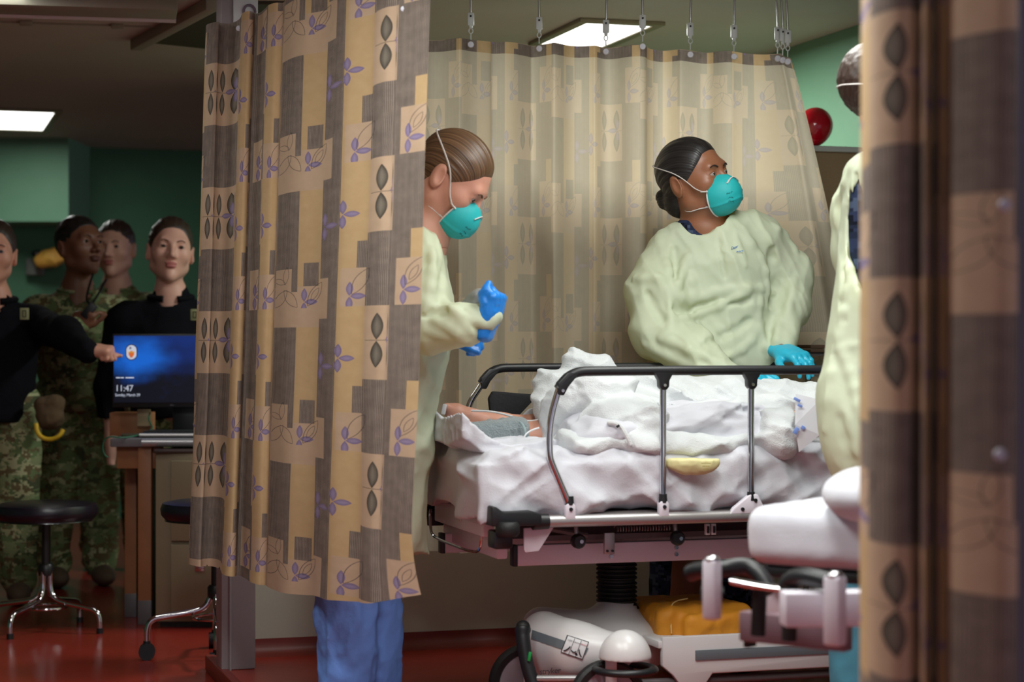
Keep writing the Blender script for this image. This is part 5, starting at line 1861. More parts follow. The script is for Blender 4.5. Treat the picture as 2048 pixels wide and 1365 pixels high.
hr = hand_sdf(WRR + [-.01, 0, .022], (.8, -.55, -.05), (0, -.3, 1), -1, (.4, .45, .5, .5), .05, (.5, .3), .95, .0012)
sdf_obj('glove', hr, Q(1500, 770, 5.62) - .16, Q(1500, 770, 5.62) + .16, .003, M_GLOVE_T, n2)
tr2 = U(.02, rc(Q(1355, 1000, 6.05), Q(1350, 1330, 6.1), .09, .075), rc(Q(1470, 1000, 6.1), Q(1480, 1330, 6.12), .09, .075))
sdf_obj('trousers', crumple(tr2, .005, 9, 3), (.33, 5.9, .03), (.85, 6.3, .62), .009, M_NAVY, n2)
for px in (1350, 1480):
    p = Q(px, 1340, 6.05); b = MB(); b.ball((p[0], 6.03, .035), (.045, .10, .036), seg=18); b.build('boot', M_BLKPL, n2)
# maker's print on the chest of the gown


def on_sdf(f, px, py, d0, d1):
    for d in np.arange(d0, d1, .003):
        p = Q(px, py, d)
        if f(p[None].astype(F32))[0] < 0: return p
    return Q(px, py, d1)


M_BLUEINK = mat('blue_gown_print', srgb(92, 132, 186), rough=.8)
a0 = on_sdf(gown2, 1462, 500, 5.6, 6.1) - [0, .004, 0]; a1 = on_sdf(gown2, 1492, 491, 5.6, 6.1) - [0, .004, 0]
gw = [c for c in n2.children if c.name.startswith('gown')][0]
lettering('gown_print', 'Dentiss', .0125, a0, a1 - a0, EZ, M_BLUEINK, gw, .0003)
a0 = on_sdf(gown2, 1472, 505, 5.6, 6.1) - [0, .004, 0]
for k in range(3):
    b = MB(); b.box(a0 + np.array([.007 * k + .004, 0, .002 + .001 * k]), (.0055, .0008, .0028)); b.build('gown_print', M_BLUEINK, gw, smooth=False)

# ---------------- figure at the near side, seen from behind and cut by the curtain
n3 = thing('person', 'gowned person standing at the near rail, back turned, half hidden by the foreground curtain', 'person', Q(1760, 1500, 4.72) * [1, 1, 0])
D3 = 4.72
H3 = Head(Q(1780, 186, D3), 105, 5, 0, 1.05, False)
nb3 = Q(1808, 318, 4.72)
rest = U(.03, rc(H3.W((0, .02, -.07)), nb3, .055, .062), rc(nb3, Q(1800, 560, 4.75), .06, .09), rc(Q(1800, 560, 4.75), Q(1795, 900, 4.75), .09, .10), rc(Q(1750, 900, 4.72), Q(1722, 1480, 4.72), .09, .05), rc(Q(1830, 900, 4.72), Q(1840, 1480, 4.72), .09, .05))
make_body(n3, H3, rest, nb3[2] + .02, (.7, 4.45, .0), (1.15, 5.0, 1.7), M_SKIN_P, .004, .012)
hair_obj(n3, H3, M_HAIR_DB, 'short', .0032)
b = MB(); b.tube(H3.W(H3.surf(chaikin([(-.075, -.05, -.02), (-.08, .02, .01), (-.05, .09, .02), (0, .118, .025), (.05, .09, .02), (.08, .02, .01)], 2), .010)), .003, seg=8, flat=.6)
b.build('strap', M_STRAP, n3)
u3 = U(.05, rc(Q(1760, 345, 4.74), Q(1860, 345, 4.74), .07), rc(Q(1795, 420, 4.74), Q(1792, 900, 4.74), .125, .13))
sdf_obj('uniform', u3, (.7, 4.45, .6), (1.2, 5.0, 1.5), .009, M_NAVY, n3)
sh3 = U(.03, rc(Q(1742, 345, 4.74), Q(1870, 345, 4.74), .055, .06), chain([Q(1730, 345, 4.78), Q(1702, 430, 4.84), Q(1708, 500, 4.84)], [.045, .046, .05], .02))
bd3 = U(.06, rc(Q(1800, 400, 4.74), Q(1800, 640, 4.72), .13, .15), rc(Q(1800, 640, 4.72), Q(1780, 860, 4.70), .155, .17), chain([Q(1752, 700, 4.72), Q(1732, 800, 4.70), Q(1755, 970, 4.68)], [.105, .09, .085], .05))
arm3 = U(.03, chain([Q(1708, 500, 4.84), Q(1722, 590, 4.92), Q(1738, 690, 5.08)], [.05, .05, .038], .03), chain([Q(1868, 350, 4.76), Q(1900, 480, 4.80), Q(1885, 610, 4.92), Q(1850, 700, 5.10)], [.06, .062, .055, .04], .03))
g3 = U(.03, sh3, bd3, arm3)
slot = U(.01, *[chain([Q(1714, 348, 4.66 + k), Q(1714, 430, 4.64 + k), Q(1722, 520, 4.63 + k), Q(1734, 605, 4.62 + k)], [.014, .026, .026, .006], .01) for k in (-.04, -.01, .02, .05)])
g3 = SUB(.004, g3, slot)
g3 = SUB(.006, g3, rc(H3.W((0, .02, -.08)), nb3, .06, .06))
g3 = lambda P, f=g3: np.maximum(f(P), Q(1700, 1000, 4.7)[2] - P[:, 2] - .12 * np.clip((P[:, 0] - .76) / .1, 0, 1))
g3 = paper(g3, .13, .024, 16, np.array([[1.5, 0, .2], [0, .9, 0], [-.2, 0, .4]]), .25)
g3 = creases_on(g3, [([(1704, 520), (1690, 600), (1678, 700)], .010, .009), ([(1692, 540), (1688, 640)], -.007, .009), ([(1668, 720), (1652, 830), (1648, 960)], .008, .008),
                     ([(1686, 700), (1705, 760), (1722, 830)], .008, .009), ([(1672, 700), (1720, 690)], .006, .007), ([(1680, 840), (1712, 960)], -.008, .012), ([(1712, 320), (1684, 380), (1674, 450)], .008, .008)], 4.4, 5.0)
sdf_obj('gown', g3, (.62, 4.4, .5), (1.2, 5.2, 1.54), .0066, M_GOWN, n3)
leg3 = U(.02, rc(Q(1722, 1050, 4.72), Q(1716, 1500, 4.72), .075, .065), rc(Q(1830, 1050, 4.74), Q(1830, 1500, 4.74), .075, .065))
sdf_obj('trousers', crumple(leg3, .006, 10, 4), (.7, 4.55, .03), (1.1, 4.95, .60), .009, mat('teal_scrubs', srgb(74, 140, 160), rough=.8, noise=srgb(62, 124, 146)), n3)
for px, d_ in ((1740, 5.09), (1850, 5.11)):
    gl = hand_sdf(Q(px, 700, d_), (-.15, .8, -.35), (0, .35, 1), -1 if px < 1800 else 1, (.4, .45, .5, .5), .05, (.5, .3), .95, .0012)
    sdf_obj('glove', gl, Q(px, 710, d_ + .06) - .17, Q(px, 710, d_ + .06) + .17, .004, M_GLOVE_B, n3)
for px in (1716, 1830):
    p = Q(px, 1500, 4.7); b = MB(); b.ball((p[0], 4.78, .035), (.045, .10, .036), seg=18); b.build('shoe', M_BLKPL, n3)

# ---------------- the patient
pt = thing('person', 'patient lying under the white blankets with bare feet showing at the left', 'person', S(.6, .34, .74))
pb = U(.02,
       chain([Q(897, 819, 5.40), Q(910, 826, 5.40), Q(940, 840, 5.40), Q(1000, 852, 5.42), Q(1075, 862, 5.45), Q(1200, 845, 5.5)], [.014, .023, .028, .033, .042, .06], .02),
       chain([Q(935, 862, 5.28), Q(1000, 872, 5.28), Q(1075, 874, 5.3), Q(1200, 850, 5.4)], [.025, .03, .038, .06], .02),
       chain([Q(1200, 845, 5.5), Q(1400, 846, 5.55), Q(1560, 848, 5.58)], [.06, .07, .075], .03),
       chain([Q(1580, 845, 5.3), Q(1600, 862, 5.25), Q(1660, 850, 5.3)], [.034, .034, .04], .02))
toes = U(.004, *[rc(Q(902 + 1.5 * k, 820 + 4 * k, 5.385 + .014 * k), Q(892 + 2 * k, 812 + 4 * k, 5.385 + .014 * k), .0095 - .0008 * k, .008 - .0008 * k) for k in range(5)])
v, qd = sdf_mesh(U(.008, pb, toes), (-.25, 5.15, .72), (1.0, 5.75, .96), .0045)
mesh_obj('body', v, qd, M_SKIN_F, pt, attrs={'lip': np.zeros(len(v))})
b = MB(); b.box(Q(888, 819, 5.37), (.012, .022, .028), R=Matrix.Rotation(.2, 3, 'Y')); ox = b.build('oximeter_clip', M_WHITEP, bevel=.003)
tag(ox, 'small white sensor clip on the patient\'s toe', 'sensor')
b = MB(); b.tube(chaikin([Q(942, 822, 5.36), Q(985, 823, 5.36), Q(1030, 835, 5.34), Q(1055, 844, 5.33), Q(1080, 840, 5.32)], 3), .0028, seg=8)
o = b.build('sensor_cable', M_WHITEP); tag(o, 'thin white cable lying along the patient\'s shin', 'cable')
b = MB(); b.tube(chaikin([Q(1078, 856, 5.2), Q(1060, 862, 5.19), Q(1048, 872, 5.18), Q(1046, 892, 5.18)], 3), .0024, seg=8)
o = b.build('sensor_cable', M_WHITEP); tag(o, 'thin white cable looping over the end of the grey support', 'cable')

# ---------------- people in the dark passage


def bystander(label, hp, yaw, pitch, roll, size, fem, skin, hairm, style, outfit, body_yaw, brow, arms, wide=1.0, look=(0, 0), hh=.0036):
    H = Head(hp, yaw, pitch, roll, size, fem)
    fz = HALL_Z
    p = thing('person', label, 'person', (hp[0], hp[1], fz))
    Rb = rotm(body_yaw, 0, 0)
    top = hp[2]
    Lc = lambda x, y, z: np.array([hp[0], hp[1], 0]) + Rb @ np.array([x, y + .03, 0]) + EZ * z
    nb = Lc(0, .015, top - .165 * size)
    sz, hz = top - .225 * size, fz + (top - fz) * .56
    sw_ = .175 * wide
    fs = [rc(H.W((0, .02, -.07)), nb, .050, .058), rc(nb, Lc(0, .02, hz), .07, .10)]
    suit = [rc(Lc(-sw_ + .03, .02, sz - .035), Lc(sw_ - .03, .02, sz - .035), .078 * wide), el(Lc(0, .02, sz - .14), (.175 * wide, .135 * wide, .17), Rb), el(Lc(0, .02, (sz + hz) / 2 - .04), (.165 * wide, .135 * wide, .20), Rb), rc(Lc(0, .02, hz + .05), Lc(0, .02, hz - .02), .15 * wide), rc(nb - EZ * .0, nb - EZ * .06, .070, .09)]
    sleeves = []
    hands = []
    for sx, arm in zip((-1, 1), arms):
        sh = Lc(sx * sw_, .02, sz - .04)
        if arm is None:
            e_ = Lc(sx * (sw_ + .05), .04, sz - .30); w_ = Lc(sx * (sw_ + .04), -.02, sz - .52)
            fw_, bk_ = (0, 0, -1), Rb @ np.array([sx, 0, 0])
        else:
            e_, w_, fw_, bk_ = arm[:4]
        fs += [rc(sh, e_, .045, .038), rc(e_, w_, .037, .027)]
        sleeves += [rc(sh, e_, .068, .060), rc(e_, w_ + (np.asarray(w_) - e_) * .08, .058, .044)]
        cur = arm[4] if arm is not None and len(arm) > 4 else .45
        hands.append(hand_sdf(w_, fw_, bk_, -sx, (cur,) * 4, .03, (.5, .3), size * .93, 0.0, .012))
    rest = U(.02, U(.03, *fs), *hands)
    allp = [e_ for a in arms if a is not None for e_ in a[:2]]
    lo = np.min([Lc(-.4, -.3, fz), Lc(.4, .3, fz), *[np.asarray(q) - .2 for q in allp]] + [Lc(.4, -.3, fz), Lc(-.4, .3, fz)], axis=0)
    hi = np.max([Lc(-.4, -.3, top), Lc(.4, .3, top), *[np.asarray(q) + .2 for q in allp]] + [Lc(.4, -.3, top), Lc(-.4, .3, top)], axis=0)
    lo[2] = hz - .25
    make_body(p, H, rest, nb[2] - .10, lo, hi, skin, hh, .007)
    make_eyes(p, H, look); make_brows(p, H, brow)
    hair_obj(p, H, hairm, style, .0042)
    tops = U(.05, *suit); slv = U(.03, *sleeves)
    f = U(.04, tops, slv)
    f = SUB(.004, f, rc(H.W((0, -.0, -.08)), nb + Rb @ np.array([0, -.05, -.09]), .060, .045))
    f = lambda P, f=f: np.maximum(f(P), hz - .06 - P[:, 2])
    f = crumple(f, .005, 8, 31, (1, 1, .8))
    lo2 = lo.copy(); lo2[2] = hz - .08
    cm = M_JACKET if outfit == 'jacket' else M_CAMO
    sdf_obj('jacket' if outfit == 'jacket' else 'blouse', f, lo2, [hi[0], hi[1], sz + .16], .008, cm, p)
    # standing collar
    cp = [nb + Rb @ np.array([.076 * math.sin(a), -.068 * math.cos(a), -.012 + .018 * (1 - math.cos(a)) / 2]) for a in np.linspace(.35, 2 * math.pi - .35, 24)]
    b = MB(); b.tube(cp, .024 if outfit == 'jacket' else .015, seg=10, flat=.6); b.build('collar', cm, p)
    legs_ = U(.03, rc(Lc(-.085, .02, hz), Lc(-.10, .03, fz + .10), .10, .072), rc(Lc(.085, .02, hz), Lc(.10, .03, fz + .10), .10, .072))
    sdf_obj('trousers', crumple(legs_, .007, 8, 5), Lc(0, 0, fz + .02) - [.3, .3, 0], Lc(0, 0, hz + .1) + [.3, .3, 0], .011, M_CAMO, p)
    for sx in (-1, 1):
        b = MB(); q = Lc(sx * .10, -.03, fz + .045); b.ball(q, (.048, .12, .046), seg=18, R=Matrix(Rb)); b.cyl(Lc(sx * .10, .03, fz + .04), Lc(sx * .10, .03, fz + .18), .052, .056, seg=18)
        b.build('boot', mat('tan_boot', srgb(92, 74, 58), rough=.8), p)
    return p, H, Lc, nb


M_PATCH = mat('olive_patch', srgb(150, 152, 110), rough=.8)


def patch_at(p, c, w=.034, h=.045):
    b = MB(); b.box(c, (w, .006, h)); pa = b.build('rank_patch', M_PATCH, p, bevel=.001)
    for dx in (-.006, .006):
        b = MB(); b.box(np.asarray(c) + [dx, -.0035, 0], (.003, .002, h * .55)); b.build('rank_bar', M_INK, pa, smooth=False)
    for dz in (-1, 1):
        b = MB(); b.box(np.asarray(c) + [0, -.0035, dz * h * .27], (.015, .002, .003)); b.build('rank_bar', M_INK, pa, smooth=False)


dW1, dM1, dM2, dW2 = 7.95, 8.55, 9.2, 8.17
w1hand = Q(198, 702, 7.55)
p1_, *_ = bystander('woman in black fleece jacket at the left picture edge, reaching for the monitor', Q(-14, 505, dW1), 12, 0, 4, 1.12, True, M_SKIN_F, M_HAIR_DB, 'back', 'jacket', 12, M_BROW,
                    [None, (Q(130, 668, 7.75), w1hand - [.05, 0, 0], (1, -.1, .0), (0, -.2, 1), 1.35)], .98)
patch_at(p1_, Q(49, 628, dW1 - .13))
ph = Q(178, 622, 8.12)
p2_, *_ = bystander('man in green camouflage holding a phone, head turned to the right', Q(160, 492, dM1), 48, 8, 0, 1.14, False, M_SKIN_D, M_HAIR_BK, 'buzz', 'camo', 25, M_BROW,
                    [(Q(108, 680, 8.3), Q(152, 655, 8.16), (.55, -.25, .65), (-.3, -.9, .1), .75), None], 1.02)
b = MB(); b.box(ph, (.036, .012, .07), R=Matrix.Rotation(.7, 3, 'Y')); o = b.build('phone', M_BLKPL, bevel=.003); tag(o, 'dark phone held by the man in camouflage', 'phone')
b = MB(); b.tube(chaikin([Q(186, 548, 8.40), Q(176, 580, 8.36), Q(172, 600, 8.3), Q(182, 612, 8.2), Q(196, 590, 8.28), Q(212, 560, 8.40)], 2), .005, seg=8); b.build('lanyard', M_BLKPL, p2_)
p3_, *_ = bystander('pale man in green camouflage standing furthest back in the passage', Q(230, 496, dM2), -6, 0, 0, 1.12, False, M_SKIN_P, M_HAIR_DB, 'buzz', 'camo', 0, M_BROW, [None, None], 1.05)
p4_, *_ = bystander('woman in black fleece jacket standing behind the computer monitor', Q(341, 500, dW2), 14, 4, 5, 1.16, True, M_SKIN_P, M_HAIR_DB, 'back', 'jacket', 8, M_BROW2, [None, None], 1.12)
patch_at(p4_, Q(390, 630, dW2 - .17))

# ------------------------------------------------------------------ things in the passage
M_SEAT = mat('dark_vinyl', srgb(26, 22, 32), rough=.3)


def stool(label, c, seat_z, r, ang, wheels, legr=.3):
    """c = floor point under the column"""
    c = np.array([c[0], c[1], HALL_Z])
    t = thing('stool', label, 'stool', c, group='round swivel stools')
    prof = [(0, seat_z - .062), (r * .9, seat_z - .062), (r * .985, seat_z - .045), (r, seat_z - .025), (r * .96, seat_z - .006), (r * .8, seat_z), (0, seat_z + .001)]
    b = MB(); b.lathe([(q[0], q[1] - HALL_Z) for q in prof], c, seg=44); s_ = b.build('seat', M_SEAT, t)
    b = MB(); b.lathe([(r * .88, seat_z - .066 - HALL_Z), (r * .93, seat_z - .064 - HALL_Z), (r * .90, seat_z - .058 - HALL_Z)], c, seg=44); b.build('seat_ring', M_CHROME, t)
    hz = .215
    b = MB(); b.cyl(c + EZ * (hz - .02), c + EZ * (seat_z - .06 - HALL_Z), .016, seg=16); b.build('column', M_BLKPL, t)
    b = MB(); b.lathe([(0, hz - .015), (.026, hz - .015), (.028, hz - .005), (.028, hz + .02), (.022, hz + .028), (0, hz + .028)], c, seg=28); b.build('hub', M_BLKPL, t)
    top = 0.055 if wheels else .012
    for k in range(4):
        a = ang + k * math.pi / 2
        dv = np.array([math.cos(a), math.sin(a), 0])
        pts = [c + dv * .018 + EZ * hz, c + dv * .018 + EZ * .15, c + dv * .035 + EZ * .118, c + dv * .07 + EZ * .105, c + dv * (legr * .72) + EZ * .092, c + dv * (legr * .93) + EZ * .084, c + dv * legr + EZ * .055, c + dv * legr + EZ * top]
        if wheels: pts = [p + EZ * (.05 if i > 0 else 0) if i < 7 else p for i, p in enumerate(pts)]
        b = MB(); b.tube(chaikin(pts, 2), .0105, seg=12); lg = b.build('leg', M_CHROME, t)
        e = c + dv * legr
        if wheels:
            for s2_ in (-1, 1):
                q = np.array([-dv[1], dv[0], 0])
                w_ = e + q * s2_ * .014 + EZ * .027
                b = MB(); b.cyl(w_ - q * .008, w_ + q * .008, .027, seg=22); b.build('caster_wheel', M_BLKPL, lg)
            b = MB(); b.cyl(e + EZ * .03, e + EZ * .062, .013, .012, seg=14); b.build('caster_stem', M_BLKPL, lg)
        else:
            b = MB(); b.cyl(e, e + EZ * .02, .0125, .012, seg=14); b.build('foot_tip', M_BLKPL, lg)
    b = MB(); b.tube([c + np.array([.075 * math.cos(a), .075 * math.sin(a), .085 + (.05 if wheels else 0)]) for a in np.linspace(0, 2 * math.pi, 29)[:-1]], .005, seg=8, closed=True); b.build('brace_ring', M_CHROME, t)
    return t


dS = 7.25
stool('round dark vinyl stool on chrome legs at the lower left, no casters', Q(92, 1200, dS) * [1, 1, 0], CAM_H - (1006 - HZ) * dS / FPX, .188, -.35, False, .225)
dS2 = 6.62
stool('round dark vinyl stool with casters, half hidden by the left curtain', Q(432, 1200, dS2) * [1, 1, 0], CAM_H - (1002 - HZ) * dS2 / FPX, .182, 3.30, True, .225)

# desk
dD = 7.45
M_WOOD = mat('desk_tan_wood', srgb(166, 112, 74), rough=.5, noise=srgb(140, 90, 58), nscale=12)
M_DTOP = mat('desk_grey_top', srgb(120, 116, 122), rough=.45)
M_STEELB = mat('cabinet_beige', srgb(138, 124, 100), rough=.5, noise=srgb(126, 112, 90), nscale=5)
dz = CAM_H - (878 - HZ) * 7.4 / FPX
dk = thing('desk', 'tan wooden desk with a grey metal-edged top under the computer', 'desk', Q(330, 1240, 7.5))
x0 = Q(222, 0, 7.4)[0]; x1 = Q(222, 0, 7.4)[0] + 1.25
b = MB(); b.box(((x0 + x1) / 2, 7.4 + .29, dz - .014), (x1 - x0, .62, .032)); b.build('desktop', M_DTOP, dk, bevel=.005)
b = MB(); b.tube([(x0 + .12, 7.375, dz - .014), (x1, 7.375, dz - .014)], .016, seg=10); b.build('edge_strip', mat('desk_edge_metal', srgb(170, 168, 172), rough=.3, metal=.6), dk)
for xx, yy, w_ in ((x0 + .035, 7.62, .045), (x0 + .125, 7.42, .05), (x1 - .05, 7.42, .05), (x1 - .05, 7.92, .05)):
    b = MB(); b.box((xx, yy, (dz - .03 + HALL_Z) / 2 + .035), (w_, .05, dz - .03 - HALL_Z - .07)); lg = b.build('leg', M_WOOD, dk, bevel=.003)
    b = MB(); b.box((xx, yy, HALL_Z + .045), (w_ * 1.02, .052, .09)); b.build('leg_shoe', mat('grey_leg_shoe', srgb(96, 90, 92), rough=.4), lg, bevel=.002)
b = MB(); b.box((x0 + .10, 7.44, dz - .07), (.17, .03, .085)); b.build('apron', M_WOOD, dk, bevel=.003)
b = MB(); b.box((x0 + .105, 7.60, (dz + HALL_Z) / 2 - .05), (.02, .30, dz - HALL_Z - .12)); b.build('side_panel', mat('desk_grey_panel', srgb(96, 88, 84), rough=.6), dk, bevel=.002)
# filing cabinet beneath it
cb = thing('filing_cabinet', 'beige steel filing cabinet under the desk beside the stool', 'cabinet', Q(370, 1270, 7.3))
cx0, cx1 = Q(310, 0, 7.30)[0], Q(310, 0, 7.30)[0] + .46
ctop = CAM_H - (905 - HZ) * 7.32 / FPX; cbot = CAM_H - (1245 - HZ) * 7.3 / FPX
b = MB(); b.box(((cx0 + cx1) / 2, 7.55, (ctop + cbot) / 2), (cx1 - cx0, .48, ctop - cbot)); b.build('body', M_STEELB, cb, bevel=.004)
zm = CAM_H - (1086 - HZ) * 7.3 / FPX
for z0_, z1_ in ((zm + .006, ctop - .03), (cbot + .02, zm - .006)):
    b = MB(); b.box(((cx0 + cx1) / 2 + .02, 7.302, (z0_ + z1_) / 2), (cx1 - cx0 - .075, .016, z1_ - z0_)); dr = b.build('drawer', M_STEELB, cb, bevel=.004)
    b = MB(); b.box((cx0 + .165, 7.291, z1_ - .075), (.035, .008, .045)); b.build('label_holder', M_STEEL, dr, bevel=.001)
b = MB(); b.box(((cx0 + cx1) / 2, 7.57, (cbot + HALL_Z) / 2), (cx1 - cx0 - .02, .44, cbot - HALL_Z)); b.build('plinth', mat('speckled_black_plinth', srgb(26, 22, 22), rough=.5, noise=srgb(70, 64, 60), nscale=90), cb)
b = MB(); b.box((Q(365, 902, 7.36)), (.20, .12, .014), rz=.1); o = b.build('folder', mat('dark_brown_leather', srgb(52, 34, 28), rough=.5), bevel=.004)
tag(o, 'dark brown folder lying on top of the beige filing cabinet', 'folder')

# monitor
dM = 7.62
mo = thing('monitor', 'computer monitor with a blue lock screen reading 11:47 on the desk', 'monitor', Q(325, 880, dM))
m0 = Q(224, 668, dM); m1 = Q(414, 816, dM)
mw, mh = .465, m0[2] - m1[2]
mcx = m0[0] + mw / 2; mcz = (m0[2] + m1[2]) / 2
b = MB(); b.box((mcx, dM + .022, mcz), (mw, .04, mh)); b.build('housing', M_BLKPL, mo, bevel=.005)


def screen_mat():
    m = bpy.data.materials.new('blue_lock_screen'); m.use_nodes = True
    nt = m.node_tree; b = nt.nodes['Principled BSDF']
    tc = nt.nodes.new('ShaderNodeTexCoord')
    sp = nt.nodes.new('ShaderNodeSeparateXYZ'); nt.links.new(tc.outputs['Generated'], sp.inputs[0])
    x, z = X(nt, sp.outputs[0]), X(nt, sp.outputs[2])
    ns = nt.nodes.new('ShaderNodeTexNoise'); ns.inputs['Scale'].default_value = 4.0; ns.inputs['Detail'].default_value = 4
    nt.links.new(tc.outputs['Generated'], ns.inputs['Vector'])
    nz_ = X(nt, ns.outputs['Fac'])
    r2 = ((x - .2) * 2.6) * ((x - .2) * 2.6) + ((z - .68) * 2.2) * ((z - .68) * 2.2)
    glow = (r2 * -1.0 + 1.0 + (nz_ - .5) * .9).clamp()
    up = (z * 1.4 - .35 + (nz_ - .5) * 1.2).clamp()
    c = layer(nt, srgb(4, 8, 22), srgb(10, 44, 116), up)
    c = layer(nt, c, srgb(18, 104, 214), glow * glow)
    nt.links.new(c, b.inputs['Emission Color'])
    b.inputs['Base Color'].default_value = (.004, .004, .006, 1)
    b.inputs['Emission Strength'].default_value = .75
    b.inputs['Roughness'].default_value = .3
    return m


b = MB(); b.box((mcx, dM + .0005, mcz + .006), (mw - .014, .003, mh - .028)); sc_ = b.build('screen', screen_mat(), mo, smooth=False)
M_SCRW = mat('screen_white', srgb(200, 206, 220), rough=.5, emit=((.6, .66, .8, 1), .5))
sx = lambda px, py: Q(px, py, dM - .0025)
lettering('clock_text', '11:47', .034, sx(230, 783), (1, 0, 0), EZ, M_SCRW, mo, .0002, spacing=.92)
lettering('date_text', 'Sunday, March 29', .0150, sx(230, 793), (1, 0, 0), EZ, M_SCRW, mo, .0002, spacing=.9)
for k, w_ in enumerate((.016, .012, .020, .014)):
    b = MB(); b.box(sx(232 + 9.5 * k + w_ * 260, 756), (w_, .0006, .0042)); b.build('notice_line', M_SCRW, mo, smooth=False)
lettering('bezel_text', 'DELL', .007, sx(340, 812), (1, 0, 0), EZ, mat('bezel_grey', srgb(120, 120, 124)), mo, .0002)
# round-ended crest


def stadium(w, h, n=20):
    r = w / 2
    p = [(r * math.cos(a), h / 2 - r + r * math.sin(a)) for a in np.linspace(0, math.pi, n)]
    p += [(r * math.cos(a), -h / 2 + r + r * math.sin(a)) for a in np.linspace(math.pi, 2 * math.pi, n)]
    return p


cc = sx(263, 705)
for w_, h_, y_, nm, mm in ((.046, .062, 0, 'crest_border', mat('crest_navy', srgb(40, 44, 84), emit=((.02, .03, .1, 1), .5))), (.038, .054, .0006, 'crest_field', M_SCRW)):
    b = MB(); b.prism(stadium(w_, h_), cc - np.array([0, y_, 0]), (1, 0, 0), EZ, (0, -1, 0), .0008); b.build(nm, mm, mo, smooth=False)
M_CR = mat('crest_orange', srgb(214, 96, 40), emit=((.6, .16, .04, 1), .5))
M_CG = mat('crest_gold', srgb(220, 170, 60), emit=((.6, .36, .06, 1), .5))
b = MB(); b.prism([(-.011, -.006), (.011, -.006), (.009, .006), (0, .010), (-.009, .006)], cc + np.array([0, -.0016, -.004]), (1, 0, 0), EZ, (0, -1, 0), .0006); b.build('crest_emblem', M_CR, mo, smooth=False)
b = MB(); b.prism([(-.004, -.02), (.004, -.02), (.010, -.008), (-.010, -.008)], cc + np.array([0, -.0016, 0]), (1, 0, 0), EZ, (0, -1, 0), .0006); b.build('crest_emblem', M_CR, mo, smooth=False)
b = MB(); b.prism([(-.013, -.0015), (.013, -.0015), (.013, .0025), (-.013, .0025)], cc + np.array([0, -.0022, 0]), (1, 0, 0), EZ, (0, -1, 0), .0006); b.build('crest_emblem', M_CG, mo, smooth=False)
b = MB(); b.prism(stadium(.008, .010), cc + np.array([-.004, -.0016, .016]), (1, 0, 0), EZ, (0, -1, 0), .0006); b.build('crest_emblem', mat('crest_grey', srgb(120, 124, 150), emit=((.2, .2, .3, 1), .4)), mo, smooth=False)
b = MB(); b.box((mcx + .03, dM + .09, (m1[2] + dz) / 2), (.09, .03, m1[2] - dz + .04)); b.build('stand_neck', M_BLKPL, mo, bevel=.004)
b = MB(); b.box((mcx + .03, dM + .06, dz + .012), (.24, .18, .016)); b.build('stand_foot', M_BLKPL, mo, bevel=.004)
# keyboard with single keys
kb = thing('keyboard', 'dark computer keyboard with silver edge on the desk below the monitor', 'keyboard', (Q(345, 868, 7.5)[0], 7.5, dz + .002))
kx, ky = Q(285, 870, 7.48)[0], 7.425
b = MB(); b.box((kx + .215, ky + .065, dz + .012), (.43, .135, .016)); b.build('case', mat('keyboard_case', srgb(70, 72, 76), rough=.4), kb, bevel=.003)
b = MB(); b.tube([(kx, ky - .004, dz + .012), (kx + .43, ky - .004, dz + .012)], .007, seg=8); b.build('front_edge', M_ALU, kb)
kmesh = None
for r_ in range(5):
    for c_ in range(15):
        p = (kx + .022 + c_ * .0265 + r_ * .003, ky + .016 + r_ * .024, dz + .023)
        if kmesh is None:
            b = MB(); b.box((0, 0, 0), (.021, .018, .008)); ko = b.build('key', mat('key_grey', srgb(36, 38, 42), rough=.5), kb, smooth=False)
            kmesh = ko.data; ko.location = p
        else:
            ko = bpy.data.objects.new('key', kmesh); link(ko, kb); ko.location = p
# wooden box and outlet plate behind the monitor, small mat, green cord
b = MB(); b.box(Q(265, 848, 7.78), (.16, .10, .09)); o = b.build('wooden_organizer', M_WOOD, bevel=.003); tag(o, 'plain tan wooden desk box behind the monitor', 'box')
b = MB(); b.box(Q(288, 836, 7.70), (.05, .012, .065)); o = b.build('socket_plate', mat('cream_plate', srgb(180, 158, 124), rough=.5), bevel=.002); tag(o, 'cream socket plate on the wooden box under the monitor', 'socket')
b = MB(); b.box((Q(275, 868, 7.5)[0], 7.5, dz + .008), (.12, .07, .012), rz=.2); o = b.build('glasses_case', mat('olive_cloth', srgb(62, 56, 38), rough=.8), bevel=.005); tag(o, 'small olive cloth case on the desk left of the keyboard', 'case')
b = MB(); b.tube(chaikin([Q(300, 826, 7.66), Q(296, 840, 7.6), Q(310, 862, 7.55), Q(250, 878, 7.36), Q(214, 872, 7.36), Q(204, 890, 7.36), Q(208, 910, 7.36), Q(216, 916, 7.36)], 3), .003, seg=8)
o = b.build('green_cable', mat('green_cable', srgb(30, 92, 66), rough=.5)); tag(o, 'thin dark green cable hanging off the desk corner', 'cable')
# tan panel behind desk
b = MB(); b.prism([(0, 0), (.05, .042), (.05, -.075), (.034, -.085)], Q(386, 848, 7.345), (1, 0, 0), EZ, (0, 1, 0), .004)
o = b.build('paper_sheet', mat('white_paper', srgb(206, 202, 214), rough=.7), bevel=.001); tag(o, 'corner of a white paper hanging at the desk edge beside the left curtain', 'paper')

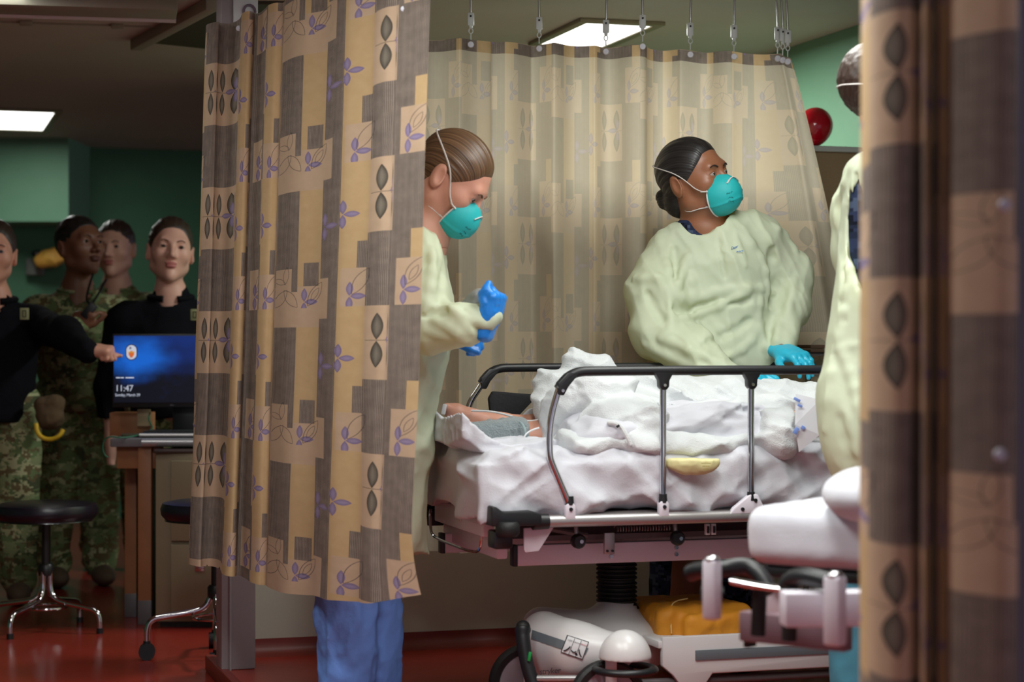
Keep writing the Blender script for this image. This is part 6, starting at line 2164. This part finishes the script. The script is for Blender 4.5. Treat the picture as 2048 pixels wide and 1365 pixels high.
# cap with yellow cord hanging at the hip, and the far-off bright object by the green wall
cp = thing('cap', 'brown cloth cap with a yellow cord hanging in front of the camouflage trousers', 'cap', Q(102, 850, 7.85))
fcap = U(.02, el(Q(100, 835, 7.9), (.055, .045, .05)), rc(Q(85, 810, 7.9), Q(115, 805, 7.9), .03))
sdf_obj('crown', crumple(fcap, .004, 18, 3), Q(100, 835, 7.9) - .13, Q(100, 835, 7.9) + .13, .005, mat('cap_brown', srgb(86, 66, 44), rough=.9), cp)
b = MB(); b.tube(chaikin([Q(72, 848, 7.83), Q(74, 866, 7.82), Q(86, 878, 7.82), Q(104, 880, 7.82), Q(120, 872, 7.82), Q(126, 860, 7.83)], 2), .009, seg=10); b.build('cord', mat('yellow_cord', srgb(214, 174, 30), rough=.6), cp)
fr = thing('wall_decoration', 'orange and yellow decoration with a dark top by the far green wall', 'decoration', Q(98, 530, 11.5))
fo_ = U(.02, el(Q(108, 515, 11.5), (.07, .05, .05)), el(Q(82, 520, 11.5), (.045, .04, .05)))
sdf_obj('orange_part', crumple(fo_, .008, 12, 3), Q(100, 518, 11.5) - .16, Q(100, 518, 11.5) + .16, .008, mat('orange_paper', srgb(226, 150, 70), rough=.6, noise=srgb(230, 190, 80), nscale=16), fr)
b = MB(); b.ball(Q(74, 508, 11.5), (.035, .03, .022), seg=16); b.build('dark_top', M_BLKPL, fr)
b = MB(); b.box(Q(70, 534, 11.6), (.10, .05, .10)); b.build('grey_base', mat('grey_base', srgb(120, 124, 120), rough=.7), fr, bevel=.01)
# small wall-mounted holder behind the stretcher, right
sh = thing('stand', 'small stand with a dark brown top behind the rail at the right', 'stand', Q(1625, 740, 6.35))
for py, th in ((694, .012), (702, .010)):
    b = MB(); b.box(Q(1632, py, 6.35), (.085, .10, th), rz=TH); b.build('seat_board', mat('dark_brown_wood', srgb(86, 64, 46), rough=.6), sh, bevel=.002)
b = MB(); b.tube([Q(1610, 709, 6.30), Q(1660, 709, 6.33)], .006, seg=8); b.build('steel_edge', M_ALU, sh)
for px in (1617, 1660):
    b = MB(); b.tube([Q(px, 709, 6.33), Q(px - 6, 1300, 6.33)], .009, seg=10); b.build('leg', mat('olive_metal', srgb(96, 92, 70), rough=.5), sh)
